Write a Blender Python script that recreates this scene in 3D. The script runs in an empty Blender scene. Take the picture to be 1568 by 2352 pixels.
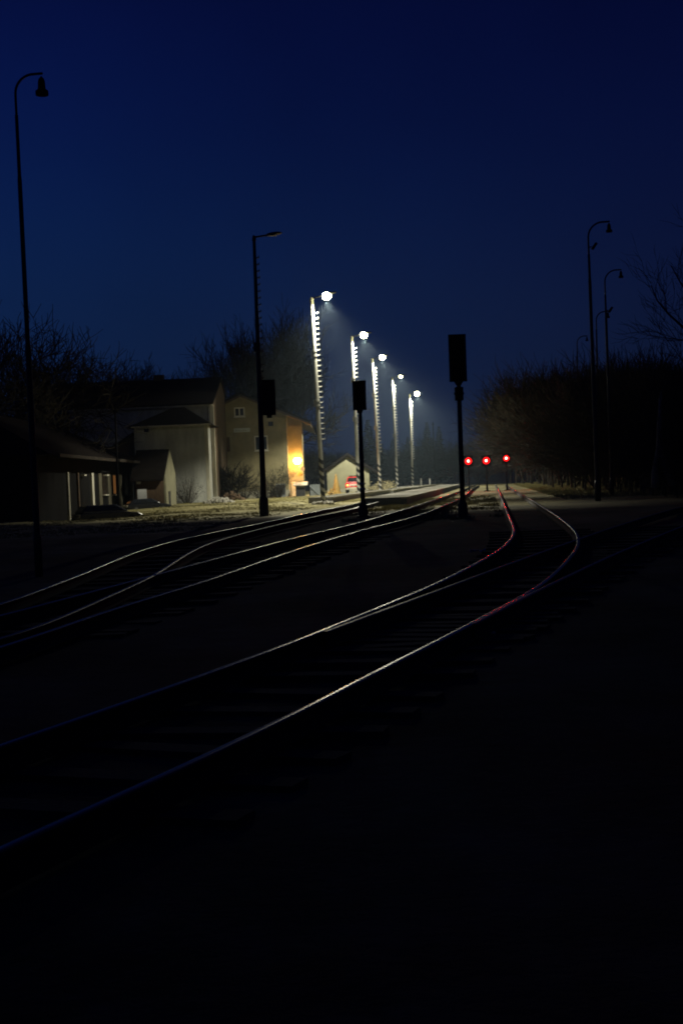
import bpy, math, random
from mathutils import Vector, Matrix, Euler, noise
R_ = math.radians
rnd = random.Random(7)
scene = bpy.context.scene
COL = scene.collection

# ------------------------------------------------------------------ camera
FPX = 3266.0                     # focal length for the 1568 x 2352 reading grid
PITCH, ROLL, CAMH = R_(1.228), R_(2.4), 1.7
_f = Vector((0, math.cos(PITCH), -math.sin(PITCH)))
_r0, _u0 = Vector((1, 0, 0)), Vector((0, math.sin(PITCH), math.cos(PITCH)))
_r = _r0*math.cos(ROLL) - _u0*math.sin(ROLL)
_u = _r0*math.sin(ROLL) + _u0*math.cos(ROLL)
CAM = Vector((0, 0, CAMH))
cd = bpy.data.cameras.new('camera'); cam = bpy.data.objects.new('camera', cd); COL.objects.link(cam)
cd.sensor_fit = 'VERTICAL'; cd.sensor_height = 36.0; cd.lens = 36.0*FPX/2352.0
cd.clip_start = 0.1; cd.clip_end = 3000
cam.matrix_world = Matrix(((_r.x, _u.x, -_f.x, 0), (_r.y, _u.y, -_f.y, 0), (_r.z, _u.z, -_f.z, CAMH), (0, 0, 0, 1)))
scene.camera = cam

def ray(px, py):
    return (_r*((px-784)/FPX) - _u*((py-1176)/FPX) + _f)
def at(px, py, d):               # survey point seen in that direction, d metres up the line
    v = ray(px, py); return CAM + v*(d/v.y)

def sm(t):
    t = min(1, max(0, t)); return t*t*(3-2*t)
def rail_x(y): return -2.7 + .125*(y-50)
def edge_x(y): return rail_x(y) - .85
def track_x(y): return 2.2 + .1*y
def terr(x, y):
    z = .5*sm((y-10)/46) - .02
    z += .18*sm((y-70)/16)*sm((edge_x(y)-2.6-x)/1.5)*sm((x+16)/6)
    z += 1.35*sm((x-track_x(y)-3.2)/9)*sm((y-60)/60)
    z += (7+5*noise.noise(Vector((x*.022,2.3,0)))+2*noise.noise(Vector((x*.09,5.3,0))))*sm((y-330)/160) + 4*sm((abs(x)-110)/150)
    z -= .35*math.exp(-((x+12.5)/2.2)**2-((y-74)/6)**2)
    return z
def ground(px, py, off=0.0):
    v = ray(px, py); a, b = 2.0, 320.0
    n = 400
    for i in range(n):
        t = a*(b/a)**(i/n); p = CAM+v*(t/v.y)
        if p.z <= terr(p.x, p.y)+off:
            lo, hi = a*(b/a)**((i-1)/n), t
            for _ in range(24):
                m = (lo+hi)/2; p = CAM+v*(m/v.y)
                if p.z <= terr(p.x, p.y)+off: hi = m
                else: lo = m
            return CAM+v*(hi/v.y)
    return CAM+v*(b/v.y)

# ------------------------------------------------------------------ materials
def mat(name, col, rough=.8, metal=0, var=.25, scale=3.0, bump=0.0, bscale=20.0, spec=.3, col2=None, stretch=None):
    m = bpy.data.materials.new(name); m.use_nodes = True
    nt = m.node_tree; N = nt.nodes; L = nt.links
    b = N['Principled BSDF']; b.inputs['Roughness'].default_value = rough; b.inputs['Metallic'].default_value = metal
    b.inputs['Specular IOR Level'].default_value = spec
    tc = N.new('ShaderNodeTexCoord'); vec = tc.outputs['Object']
    if stretch:
        mp = N.new('ShaderNodeMapping'); mp.inputs['Scale'].default_value = stretch
        L.new(vec, mp.inputs['Vector']); vec = mp.outputs['Vector']
    nz = N.new('ShaderNodeTexNoise'); nz.inputs['Scale'].default_value = scale; nz.inputs['Detail'].default_value = 6
    nz.inputs['Roughness'].default_value = .65
    L.new(vec, nz.inputs['Vector'])
    rp = N.new('ShaderNodeValToRGB'); rp.color_ramp.elements[0].position = .3; rp.color_ramp.elements[1].position = .7
    c2 = col2 or tuple(c*(1+var) for c in col); c1 = col if col2 else tuple(c*(1-var) for c in col)
    rp.color_ramp.elements[0].color = (*c1, 1); rp.color_ramp.elements[1].color = (*c2, 1)
    L.new(nz.outputs['Fac'], rp.inputs['Fac']); L.new(rp.outputs['Color'], b.inputs['Base Color'])
    if bump:
        n2 = N.new('ShaderNodeTexNoise'); n2.inputs['Scale'].default_value = bscale; n2.inputs['Detail'].default_value = 4
        L.new(vec, n2.inputs['Vector'])
        bp = N.new('ShaderNodeBump'); bp.inputs['Strength'].default_value = bump; bp.inputs['Distance'].default_value = .03
        L.new(n2.outputs['Fac'], bp.inputs['Height']); L.new(bp.outputs['Normal'], b.inputs['Normal'])
    return m
def emit(name, col, s):
    m = bpy.data.materials.new(name); m.use_nodes = True
    nt = m.node_tree; nt.nodes.clear()
    e = nt.nodes.new('ShaderNodeEmission'); e.inputs['Color'].default_value = (*col, 1); e.inputs['Strength'].default_value = s
    o = nt.nodes.new('ShaderNodeOutputMaterial'); nt.links.new(e.outputs[0], o.inputs[0]); return m
def glassy(name, col, rough=.08):
    m = mat(name, col, rough, 0, .1, 2, spec=.6); return m
M = dict(
    ochre=mat('ochre_render', (.235, .205, .115), .9, 0, .22, 1.2, .3, 9),
    grey_wall=mat('grey_render', (.29, .295, .275), .9, 0, .36, .9, .3, 8, stretch=(1, 1, .35)),
    pale_wall=mat('pale_render', (.23, .22, .145), .9, 0, .2, 1.1, .3, 8),
    white_trim=mat('white_trim', (.62, .60, .50), .8, 0, .15, 2),
    trim_dirty=mat('stained_trim', (.33, .315, .25), .85, 0, .4, 1.6, stretch=(1, 1, .3)),
    roof=mat('dark_roof_tiles', (.011, .009, .008), .95, 0, .35, 2, .5, 6, spec=.03),
    roof_brown=mat('brown_roof_boards', (.075, .052, .032), .8, 0, .35, 3, .3, 8),
    wood=mat('weathered_boards', (.10, .065, .04), .85, 0, .4, 5, .4, 12, stretch=(6, 6, .6)),
    concrete=mat('mast_concrete', (.27, .265, .235), .8, 0, .22, 4, .25, 30),
    plat=mat('platform_concrete', (.068, .062, .042), .9, 0, .3, .9, .4, 14),
    plat_edge=mat('platform_edge', (.06, .058, .052), .9, 0, .3, 2, .3, 10),
    plat_lip=mat('platform_lip', (.15, .14, .10), .9, 0, .3, 2, .3, 10),
    steel=mat('galvanised_steel', (.10, .10, .10), .6, .4, .2, 4),
    dark_steel=mat('dark_painted_steel', (.013, .0135, .015), .55, .0, .3, 5),
    black=mat('matt_black', (.005, .005, .0055), .9, 0, .3, 5, spec=.04),
    rust=mat('rail_rust', (.016, .011, .008), .9, 0, .4, 9, .3, 60),
    polish=mat('rail_head', (.05, .048, .044), .2, 0, .12, 30, spec=.3),
    polish_dull=mat('dull_rail_head', (.05, .04, .032), .38, 0, .25, 25, spec=.3),
    sleeper=mat('sleeper_wood', (.030, .027, .023), .9, 0, .4, 4, .4, 20),
    bark=mat('bark', (.032, .026, .020), .9, 0, .3, 5, .4, 20),
    twig=mat('twigs', (.024, .0195, .011), .9, 0, .3, 2),
    birch=mat('birch_bark', (.16, .15, .13), .8, 0, .35, 3, .2, 20, stretch=(1, 1, 3)),
    needle=mat('needles', (.016, .024, .012), .85, 0, .3, 3),
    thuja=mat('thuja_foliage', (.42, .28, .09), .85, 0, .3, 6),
    dry=mat('dry_leaves', (.26, .23, .13), .9, 0, .3, 4),
    grass=mat('dry_grass', (.23, .205, .08), .9, 0, .35, .8),
    wood_dark=mat('dark_gutter', (.03, .026, .022), .8, 0, .4, 2, spec=.1),
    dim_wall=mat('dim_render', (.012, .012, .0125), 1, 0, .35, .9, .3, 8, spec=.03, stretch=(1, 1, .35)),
    lit_pale=mat('lit_pale_render', (.12, .11, .08), 1, 0, .3, 1.5, .3, 8, spec=.03),
    glass=glassy('window_glass', (.015, .017, .02)),
    red=mat('red_paint', (.45, .012, .01), .3, 0, .08, 3, spec=.5),
    carblack=mat('dark_car_paint', (.012, .013, .016), .25, 0, .1, 3, spec=.6),
    tyre=mat('tyre_rubber', (.015, .015, .015), .9, 0, .2, 8),
    plastic=mat('dark_plastic', (.03, .03, .03), .6, 0, .2, 8),
    paper=mat('white_sheet', (.6, .6, .6), .8, 0, .1, 6),
    gravel=mat('pale_gravel', (.40, .38, .33), .95, 0, .35, 9, .8, 25),
    sign=mat('sign_plate', (.42, .45, .42), .6, 0, .12, 3),
    ink=mat('sign_lettering', (.16, .18, .17), .7, 0, .1, 3),
    blue_grey=mat('blue_grey_paint', (.16, .18, .19), .6, 0, .2, 3),
    cream=mat('cream_door', (.5, .42, .26), .7, 0, .15, 3),
)
M['led'] = emit('led_light', (1, .96, .52), 75)
M['sodium'] = emit('sodium_light', (1, .45, .09), 140)
M['globe'] = emit('faint_globe', (1, .55, .2), .9)
M['redlamp'] = emit('red_signal_light', (1, .006, .004), 900)
M['redrim'] = emit('red_lens_rim', (1, .004, .005), 2.6)
M['tail'] = emit('tail_light', (1, .05, .03), 3.2)
M['tail_hot'] = emit('tail_bulb', (1, .30, .06), 8)
M['curtain'] = emit('lit_curtain', (1, .42, .12), .2)
# concrete mast foot with slanting black and yellow bands
def striped():
    m = mat('banded_mast', (.29, .285, .25), .8, 0, .22, 4, .25, 30); nt = m.node_tree; N = nt.nodes; L = nt.links
    b = N['Principled BSDF']; src = b.inputs['Base Color'].links[0].from_socket
    tc = N.new('ShaderNodeTexCoord'); sp = N.new('ShaderNodeSeparateXYZ'); L.new(tc.outputs['Object'], sp.inputs[0])
    a = N.new('ShaderNodeMath'); a.operation = 'MULTIPLY_ADD'; a.inputs[1].default_value = .9; L.new(sp.outputs['X'], a.inputs[0]); L.new(sp.outputs['Z'], a.inputs[2])
    f = N.new('ShaderNodeMath'); f.operation = 'MULTIPLY'; f.inputs[1].default_value = 1/.46; L.new(a.outputs[0], f.inputs[0])
    g = N.new('ShaderNodeMath'); g.operation = 'FRACT'; L.new(f.outputs[0], g.inputs[0])
    h = N.new('ShaderNodeMath'); h.operation = 'GREATER_THAN'; h.inputs[1].default_value = .45; L.new(g.outputs[0], h.inputs[0])
    zc = N.new('ShaderNodeMath'); zc.operation = 'LESS_THAN'; zc.inputs[1].default_value = 2.35; L.new(sp.outputs['Z'], zc.inputs[0])
    mu = N.new('ShaderNodeMath'); mu.operation = 'MULTIPLY'; L.new(h.outputs[0], mu.inputs[0]); L.new(zc.outputs[0], mu.inputs[1])
    mx = N.new('ShaderNodeMix'); mx.data_type = 'RGBA'; L.new(mu.outputs[0], mx.inputs['Factor'])
    L.new(src, mx.inputs[6]); mx.inputs[7].default_value = (.012, .012, .012, 1); L.new(mx.outputs[2], b.inputs['Base Color'])
    return m
M['banded'] = striped()
def ground_mat():
    m = bpy.data.materials.new('ballast_and_grass'); m.use_nodes = True; nt = m.node_tree; N = nt.nodes; L = nt.links
    b = N['Principled BSDF']; b.inputs['Roughness'].default_value = .95; b.inputs['Specular IOR Level'].default_value = .1
    tc = N.new('ShaderNodeTexCoord')
    def nz(s, d=6):
        n = N.new('ShaderNodeTexNoise'); n.inputs['Scale'].default_value = s; n.inputs['Detail'].default_value = d
        n.inputs['Roughness'].default_value = .7; L.new(tc.outputs['Object'], n.inputs['Vector']); return n
    def ramp(src, stops):
        r = N.new('ShaderNodeValToRGB'); e = r.color_ramp.elements
        while len(e) < len(stops): e.new(.5)
        for i, (p, c) in enumerate(stops): e[i].position = p; e[i].color = (*c, 1)
        L.new(src, r.inputs['Fac']); return r
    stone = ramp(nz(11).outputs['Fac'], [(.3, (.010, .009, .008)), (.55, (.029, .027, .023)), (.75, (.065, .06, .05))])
    grass = ramp(nz(1.7).outputs['Fac'], [(.25, (.16, .14, .06)), (.5, (.25, .22, .105)), (.75, (.34, .305, .17))])
    mask = ramp(nz(.22, 5).outputs['Fac'], [(.38, (0, 0, 0)), (.60, (1, 1, 1))])
    mx = N.new('ShaderNodeMix'); mx.data_type = 'RGBA'; L.new(mask.outputs['Color'], mx.inputs['Factor'])
    at_ = N.new('ShaderNodeAttribute'); at_.attribute_name = 'verge_and_lit'
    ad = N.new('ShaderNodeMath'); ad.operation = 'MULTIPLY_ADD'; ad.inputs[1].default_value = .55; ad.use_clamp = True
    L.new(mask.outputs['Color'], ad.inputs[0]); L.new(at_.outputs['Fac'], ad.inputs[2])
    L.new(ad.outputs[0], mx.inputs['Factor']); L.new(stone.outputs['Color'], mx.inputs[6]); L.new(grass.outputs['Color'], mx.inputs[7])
    L.new(mx.outputs[2], b.inputs['Base Color'])
    bp = N.new('ShaderNodeBump'); bp.inputs['Strength'].default_value = .7; bp.inputs['Distance'].default_value = .06
    L.new(nz(9).outputs['Fac'], bp.inputs['Height']); L.new(bp.outputs['Normal'], b.inputs['Normal'])
    return m
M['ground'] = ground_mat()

# ------------------------------------------------------------------ mesh builder
class MB:
    def __init__(s): s.v = []; s.f = []; s.mi = []; s.m = 0
    def add(s, vs, fs):
        o = len(s.v); s.v += [tuple(p) for p in vs]; s.f += [tuple(i+o for i in f) for f in fs]; s.mi += [s.m]*len(fs)
    def box(s, x0, x1, y0, y1, z0, z1):
        s.add([(x0,y0,z0),(x1,y0,z0),(x1,y1,z0),(x0,y1,z0),(x0,y0,z1),(x1,y0,z1),(x1,y1,z1),(x0,y1,z1)],
              [(0,3,2,1),(4,5,6,7),(0,1,5,4),(1,2,6,5),(2,3,7,6),(3,0,4,7)])
    def hull8(s, lo, hi):     # two quads
        s.add(list(lo)+list(hi), [(0,3,2,1),(4,5,6,7),(0,1,5,4),(1,2,6,5),(2,3,7,6),(3,0,4,7)])
    def tube(s, pts, rad, n=8, cap=True):
        pts = [Vector(p) for p in pts]; k = len(pts)
        if not hasattr(rad, '__len__'): rad = [rad]*k
        t0 = (pts[1]-pts[0]).normalized(); ref = Vector((1,0,0)) if abs(t0.x) < .9 else Vector((0,1,0))
        a = t0.cross(ref).normalized(); vs = []
        for i in range(k):
            t = (pts[min(i+1,k-1)]-pts[max(i-1,0)]).normalized()
            a = (a - t*a.dot(t)).normalized(); b = t.cross(a)
            for j in range(n):
                q = 2*math.pi*j/n; vs.append(pts[i]+(a*math.cos(q)+b*math.sin(q))*rad[i])
        fs = [(i*n+j, i*n+(j+1)%n, (i+1)*n+(j+1)%n, (i+1)*n+j) for i in range(k-1) for j in range(n)]
        if cap: fs += [tuple(range(n-1,-1,-1)), tuple((k-1)*n+j for j in range(n))]
        s.add(vs, fs)
    def lathe(s, prof, c=(0,0,0), n=16, sx=1, sy=1):
        vs = []; k = len(prof)
        for r, z in prof:
            for j in range(n):
                q = 2*math.pi*j/n; vs.append((c[0]+r*sx*math.cos(q), c[1]+r*sy*math.sin(q), c[2]+z))
        fs = [(i*n+j, i*n+(j+1)%n, (i+1)*n+(j+1)%n, (i+1)*n+j) for i in range(k-1) for j in range(n)]
        fs += [tuple(range(n-1,-1,-1)), tuple((k-1)*n+j for j in range(n))]
        s.add(vs, fs)
    def extrude_x(s, prof, x0, x1):   # profile in (y,z)
        n = len(prof); vs = [(x0,y,z) for y,z in prof]+[(x1,y,z) for y,z in prof]
        s.add(vs, [tuple(range(n-1,-1,-1)), tuple(range(n,2*n))]+[(i,(i+1)%n,n+(i+1)%n,n+i) for i in range(n)])
    def extrude_y(s, prof, y0, y1):   # profile in (x,z)
        n = len(prof); vs = [(x,y0,z) for x,z in prof]+[(x,y1,z) for x,z in prof]
        s.add(vs, [tuple(range(n)), tuple(range(2*n-1,n-1,-1))]+[((i+1)%n,i,n+i,n+(i+1)%n) for i in range(n)])
    def poly_slab(s, pts, th):        # thick sheet under a planar polygon
        n = len(pts); vs = [Vector(p) for p in pts]; vs += [p-Vector((0,0,th)) for p in vs]
        s.add(vs, [tuple(range(n)), tuple(range(2*n-1,n-1,-1))]+[((i+1)%n,i,n+i,n+(i+1)%n) for i in range(n)])
    def mesh(s, name, mats, smooth=False, origin=None):
        me = bpy.data.meshes.new(name)
        v = s.v if origin is None else [(p[0]-origin[0], p[1]-origin[1], p[2]-origin[2]) for p in s.v]
        me.from_pydata(v, [], s.f)
        for m in (mats if isinstance(mats, (list, tuple)) else [mats]): me.materials.append(m)
        me.polygons.foreach_set('material_index', s.mi)
        if smooth: me.polygons.foreach_set('use_smooth', [True]*len(s.f))
        me.update(); return me
    def build(s, name, mats, parent=None, smooth=False, origin=None):
        if origin is None and parent is not None and 'origin' in ORG.get(parent.name, {}): origin = ORG[parent.name]['origin']
        o = bpy.data.objects.new(name, s.mesh(name, mats, smooth, origin)); COL.objects.link(o)
        if parent is not None: o.parent = parent
        if parent is not None and origin is not None: ORG[o.name] = {'origin': origin}
        return o
ORG = {}
def tag(o, label=None, cat=None, group=None, kind=None):
    if label: o['label'] = label
    if cat: o['category'] = cat
    if group: o['group'] = group
    if kind: o['kind'] = kind
    return o
def thing(name, loc, label, cat, group=None, world=False, rot=None):
    o = bpy.data.objects.new(name, None); COL.objects.link(o); o.location = loc; o.empty_display_size = .3
    if rot is not None: o.rotation_mode = 'QUATERNION'; o.rotation_quaternion = rot
    if world: ORG[o.name] = {'origin': tuple(loc)}     # parts are written in world coordinates
    return tag(o, label, cat, group)
def copy_tree(o, parent=None):
    c = o.copy(); COL.objects.link(c)
    if parent is not None: c.parent = parent
    for ch in list(o.children): copy_tree(ch, c)
    return c
def up_to(b, t):                # rotation and length of a pole from base to top
    v = t-b; return Vector((0,0,1)).rotation_difference(v.normalized()), v.length
def bevel(o, w=.02, seg=2):
    md = o.modifiers.new('bevel', 'BEVEL'); md.width = w; md.segments = seg; md.limit_method = 'ANGLE'; return o

# ------------------------------------------------------------------ ground
def axis(stops):
    out = []
    for a, b, st in stops:
        n = max(1, round((b-a)/st)); out += [a+(b-a)*i/n for i in range(n)]
    return out+[stops[-1][1]]
xs = axis([(-560,-120,40),(-120,-30,9),(-30,-16,2),(-16,30,.7),(30,60,3),(60,120,10),(120,560,40)])
ys = axis([(-25,0,3),(0,20,1),(20,60,.9),(60,130,1.1),(130,240,3),(240,600,15)])
v = []; verge_and_lit = []
for y in ys:
    for x in xs:
        inn = 1 if (4 < y < 250 and -30 < x < 45) else 0
        z = terr(x, y) + inn*(.05*noise.noise(Vector((x*.5, y*.35, 0))) + .02*noise.noise(Vector((x*2, y*2, 3))))-.03*inn
        v.append((x, y, z))
        g = sm((rail_x(y)-.5-x)/1.2)*sm((y-40)/8) + sm((x-track_x(y)-1.0)/1.5)*sm((y-62)/25)*(1-sm((x-track_x(y)-3.5-(y-62)*.09)/3)) + .5*sm((y-50)/14)*(1-sm((x-track_x(y)-1.2)/2)*(1-sm((y-66)/20)))  # grass verges, plus lamplit ground painted paler and the shaded right patch darker
        verge_and_lit.append(min(1, g))
nx = len(xs)
f = [(j*nx+i, j*nx+i+1, (j+1)*nx+i+1, (j+1)*nx+i) for j in range(len(ys)-1) for i in range(nx-1)]
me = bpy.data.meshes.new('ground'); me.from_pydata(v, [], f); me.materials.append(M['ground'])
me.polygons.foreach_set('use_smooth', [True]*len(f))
a = me.attributes.new('verge_and_lit', 'FLOAT', 'POINT'); a.data.foreach_set('value', verge_and_lit)
g = bpy.data.objects.new('ground', me); COL.objects.link(g); tag(g, kind='structure')

# ------------------------------------------------------------------ tracks
RAILH = .165
def spline(pts, n=14):
    out = []; P = [pts[0]]+list(pts)+[pts[-1]]
    for i in range(1, len(P)-2):
        p0,p1,p2,p3 = P[i-1],P[i],P[i+1],P[i+2]
        for k in range(n):
            t = k/n
            out.append(tuple(.5*((2*b)+(c-a)*t+(2*a-5*b+4*c-d)*t*t+(3*b-a-3*c+d)*t**3) for a,b,c,d in zip(p0,p1,p2,p3)))
    out.append(tuple(pts[-1])); return out
def rail_path(px):
    P = [ground(x, y, RAILH+.02) for x, y in spline(px)]
    # even spacing, then smooth so that the curve in plan is fair
    out = [P[0]]; 
    for p in P[1:]:
        if (p-out[-1]).length > .35: out.append(p)
    Q = [p.copy() for p in out]
    for _ in range(10):
        R = [Q[0]]+[(Q[i-1]+Q[i]*2+Q[i+1])/4 for i in range(1, len(Q)-1)]+[Q[-1]]; Q = R
    return [Vector((p.x, p.y, terr(p.x, p.y)+.02)) for p in Q]
PROF = [(-.07,.0),(-.07,.012),(-.012,.03),(-.010,.118),(-.034,.128),(-.036,.148),(-.0335,.1555),(-.028,.1605),(-.019,.1637),(-.009,.1647),(0,.165),(.009,.1647),(.019,.1637),(.028,.1605),(.0335,.1555),(.036,.148),(.034,.128),(.010,.118),(.012,.03),(.07,.012),(.07,.0)]
def rail_mesh(path, parent, dull=False):
    mb = MB(); n = len(PROF); vs = []; fs = []; mi = []
    for i, p in enumerate(path):
        t = (path[min(i+1,len(path)-1)]-path[max(i-1,0)]); t.z = 0; t.normalize(); s = Vector((t.y, -t.x, 0))
        vs += [p+s*a+Vector((0,0,z)) for a, z in PROF]
    for i in range(len(path)-1):
        for j in range(n-1):
            fs.append((i*n+j, i*n+j+1, (i+1)*n+j+1, (i+1)*n+j)); mi.append(1 if 6 <= j <= 13 else 0)
    mb.v = [tuple(p) for p in vs]; mb.f = fs; mb.mi = mi
    return mb.build('rail', [M['rust'], M['polish_dull' if dull else 'polish']], parent, smooth=True)
slp = MB(); slp.box(-1.25, 1.25, -.12, .12, -.13, .0); SLEEPER = slp.mesh('sleeper', M['sleeper'])
def track(label, pa, pb, dull=False, nsl=90, dull_b=None):
    A = rail_path(pa); B = rail_path(pb); o = A[0]
    t = thing('railway_track', (o.x, o.y, 0), label, 'railway track', world=True)
    rail_mesh(A, t, dull); rail_mesh(B, t, dull if dull_b is None else dull_b)
    # sleepers across the middle line
    last = None; k = 0
    for p in A:
        q = min(B, key=lambda b: (b-p).length)
        if (q-p).length > 2.2: continue
        c = (p+q)/2
        if c.y > 36: break
        if last is not None and (c-last).length < .62: continue
        last = c; s = bpy.data.objects.new('sleeper', SLEEPER); COL.objects.link(s); s.parent = t
        s.location = (c.x-o.x, c.y-o.y, terr(c.x, c.y)+.012); d = q-p; s.rotation_euler = (0, 0, math.atan2(d.y, d.x)); k += 1
        if k >= nsl: break
    return A, B
R1 = [(-160,1766),(0,1710),(350,1590),(590,1503),(720,1455),(860,1398),(990,1345),(1090,1295),(1150,1260),(1176,1234),(1180,1213),(1168,1185),(1156,1155),(1147,1132),(1140,1118),(1137,1113)]
R2 = [(-160,2022),(0,1943),(350,1790),(700,1625),(870,1537),(1000,1473),(1130,1405),(1230,1350),(1290,1300),(1322,1262),(1328,1240),(1320,1218),(1280,1185),(1222,1149),(1190,1130),(1168,1118),(1160,1113)]
track('shiny main track that sweeps from the lower left and bends towards the red signals', R1, R2, nsl=100)
R3 = [(746,1450),(851,1411),(998,1358),(1166,1295),(1312,1243),(1440,1200),(1600,1156),(1900,1112),(2250,1083)]
R4 = [(1085,1432),(1134,1407),(1218,1363),(1349,1300),(1417,1269),(1553,1213),(1640,1184),(1900,1128),(2300,1090)]
track('dull dim siding track branching right off the main curve', R3, R4, dull=True, nsl=50)
L1 = [(-90,1412),(0,1387),(82,1358),(205,1311),(287,1276),(385,1245),(492,1222),(605,1200),(700,1179),(804,1159),(862,1145),(966,1127),(1040,1117),(1075,1112)]
L2 = [(-90,1490),(0,1468),(103,1432),(205,1388),(308,1342),(359,1317),(410,1283),(461,1255),(513,1237),(615,1210),(720,1187),(804,1170),(880,1149),(975,1130),(1050,1118),(1082,1113)]
track('outer left track crossing over at the points in the dark', L1, L2, nsl=80, dull_b=True)
L3 = [(-90,1436),(0,1413),(154,1373),(328,1327),(359,1319),(492,1283),(667,1237),(804,1205),(872,1186),(956,1161),(1040,1133),(1070,1121),(1092,1113)]
L4 = [(-90,1512),(0,1486),(103,1452),(256,1399),(461,1337),(564,1301),(692,1258),(804,1225),(830,1217),(956,1185),(1040,1152),(1066,1138),(1085,1122),(1100,1114)]
track('left middle track with a bright rail passing before the platform', L3, L4, nsl=90)

# ------------------------------------------------------------------ platforms
def platform(name, edge_px, width, top, label, base=-.3):
    E = [ground(x, y, 0) for x, y in edge_px]
    root = thing(name, (E[0].x, E[0].y, 0), label, 'platform', world=True)
    for kind in (0, 1, 2):
        mb = MB()
        for i in range(len(E)-1):
            a, b = E[i], E[i+1]; d = (b-a); d.z = 0; n = Vector((-d.y, d.x, 0)).normalized()
            za, zb = terr(a.x, a.y)+top, terr(b.x, b.y)+top
            if kind == 0: i0, i1, t0, dz = .38, width, .0, 0        # surface body
            elif kind == 1: i0, i1, t0, dz = .08, .36, 0, -.10       # kerb wall
            else: i0, i1, t0, dz = 0, .38, 0, .004                   # lip slabs
            zlo = (lambda z: z-.096) if kind == 2 else (lambda z: base)
            q = [(a+n*i0), (b+n*i0), (b+n*i1), (a+n*i1)]
            hi = [Vector((p.x, p.y, (za if k in (0, 3) else zb)+dz)) for k, p in enumerate(q)]
            lo = [Vector((p.x, p.y, zlo(za if k in (0, 3) else zb))) for k, p in enumerate(q)]
            mb.hull8(lo, hi)
        mb.build(('surface', 'edge_wall', 'edge_slabs')[kind], M[('plat', 'plat_edge', 'plat_lip')[kind]], root)
    return root
platform('station_platform', [(766,1154),(830,1143),(897,1134)], 1.5, .34, 'low platform with a dark edge wall beside the first lit masts')
platform('station_platform', [(906,1133),(960,1125),(1010,1118),(1062,1112)], 3.4, .33, 'farther length of low platform beside the three smaller lamp masts')
platform('station_platform', [(938,1158),(975,1146),(1015,1133),(1058,1119)], 2.3, .36, 'middle platform with a squared dark end between the two left tracks')

# ------------------------------------------------------------------ lamps
def spot(name, parent, loc, power, size, blend, col, rad=.12, rot=(0,0,0)):
    l = bpy.data.lights.new(name, 'SPOT'); l.energy = power; l.spot_size = R_(size); l.spot_blend = blend; l.color = col; l.shadow_soft_size = rad
    o = bpy.data.objects.new(name, l); COL.objects.link(o); o.parent = parent; o.location = loc; o.rotation_euler = rot; return o
def rung_mesh(L, m):
    mb = MB(); mb.hull8([(-.03,-.022,-.022),(L,-.022,-.022),(L,.022,-.022),(-.03,.022,-.022)], [(-.03,.008,.024),(L,.008,.024),(L,.022,.024),(-.03,.022,.024)]); mb.hull8([(L-.06,-.016,.024),(L,-.016,.024),(L,.016,.024),(L-.06,.016,.024)], [(L,-.016,.075),(L+.02,-.016,.075),(L+.02,.016,.075),(L,.016,.075)]); return mb.mesh('climbing_rung', m)
RUNG = rung_mesh(.20, M['concrete']); RUNGD = rung_mesh(.10, M['dark_steel'])
def batwing(l, cutx):
    """road luminaire optics: strong towards the sides along the line, weaker across it"""
    l.use_nodes = True; nt = l.node_tree; N = nt.nodes; L = nt.links; e = N['Emission']
    tc = N.new('ShaderNodeTexCoord'); sp = N.new('ShaderNodeSeparateXYZ'); L.new(tc.outputs['Normal'], sp.inputs[0])
    def mth(op, a, b=None):
        n = N.new('ShaderNodeMath'); n.operation = op
        for i, x in enumerate((a, b)):
            if x is None: continue
            if isinstance(x, (int, float)): n.inputs[i].default_value = x
            else: L.new(x, n.inputs[i])
        return n.outputs[0]
    c = mth('ABSOLUTE', sp.outputs['Z']); f = mth('MINIMUM', mth('POWER', mth('MAXIMUM', c, .05), -2.0), 7.0)
    mr = N.new('ShaderNodeMapRange'); mr.interpolation_type = 'SMOOTHSTEP'; L.new(mth('ABSOLUTE', sp.outputs['X']), mr.inputs['Value'])
    mr.inputs['From Min'].default_value = .12; mr.inputs['From Max'].default_value = .6; mr.inputs['To Min'].default_value = 1; mr.inputs['To Max'].default_value = 0
    co = N.new('ShaderNodeMapRange'); co.interpolation_type = 'SMOOTHSTEP'; L.new(c, co.inputs['Value'])
    co.inputs['From Min'].default_value = .335; co.inputs['From Max'].default_value = .465; co.inputs['To Min'].default_value = .013; co.inputs['To Max'].default_value = 1
    g = mth('ADD', mth('MULTIPLY', mth('SUBTRACT', f, 1.0), mr.outputs['Result']), 1.0)
    rs = N.new('ShaderNodeMapRange'); rs.interpolation_type = 'SMOOTHSTEP'; L.new(sp.outputs['X'], rs.inputs['Value'])
    rs.inputs['From Min'].default_value = .12; rs.inputs['From Max'].default_value = .46; rs.inputs['To Min'].default_value = 1; rs.inputs['To Max'].default_value = cutx
    ml = N.new('ShaderNodeMapRange'); ml.interpolation_type = 'SMOOTHSTEP'; L.new(sp.outputs['X'], ml.inputs['Value'])     # stray light onto its own mast
    ml.inputs['From Min'].default_value = -.80; ml.inputs['From Max'].default_value = -.93; ml.inputs['To Min'].default_value = 0; ml.inputs['To Max'].default_value = .3
    L.new(mth('ADD', mth('MULTIPLY', mth('MULTIPLY', g, co.outputs['Result']), rs.outputs['Result']), ml.outputs['Result']), e.inputs['Strength'])
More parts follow.
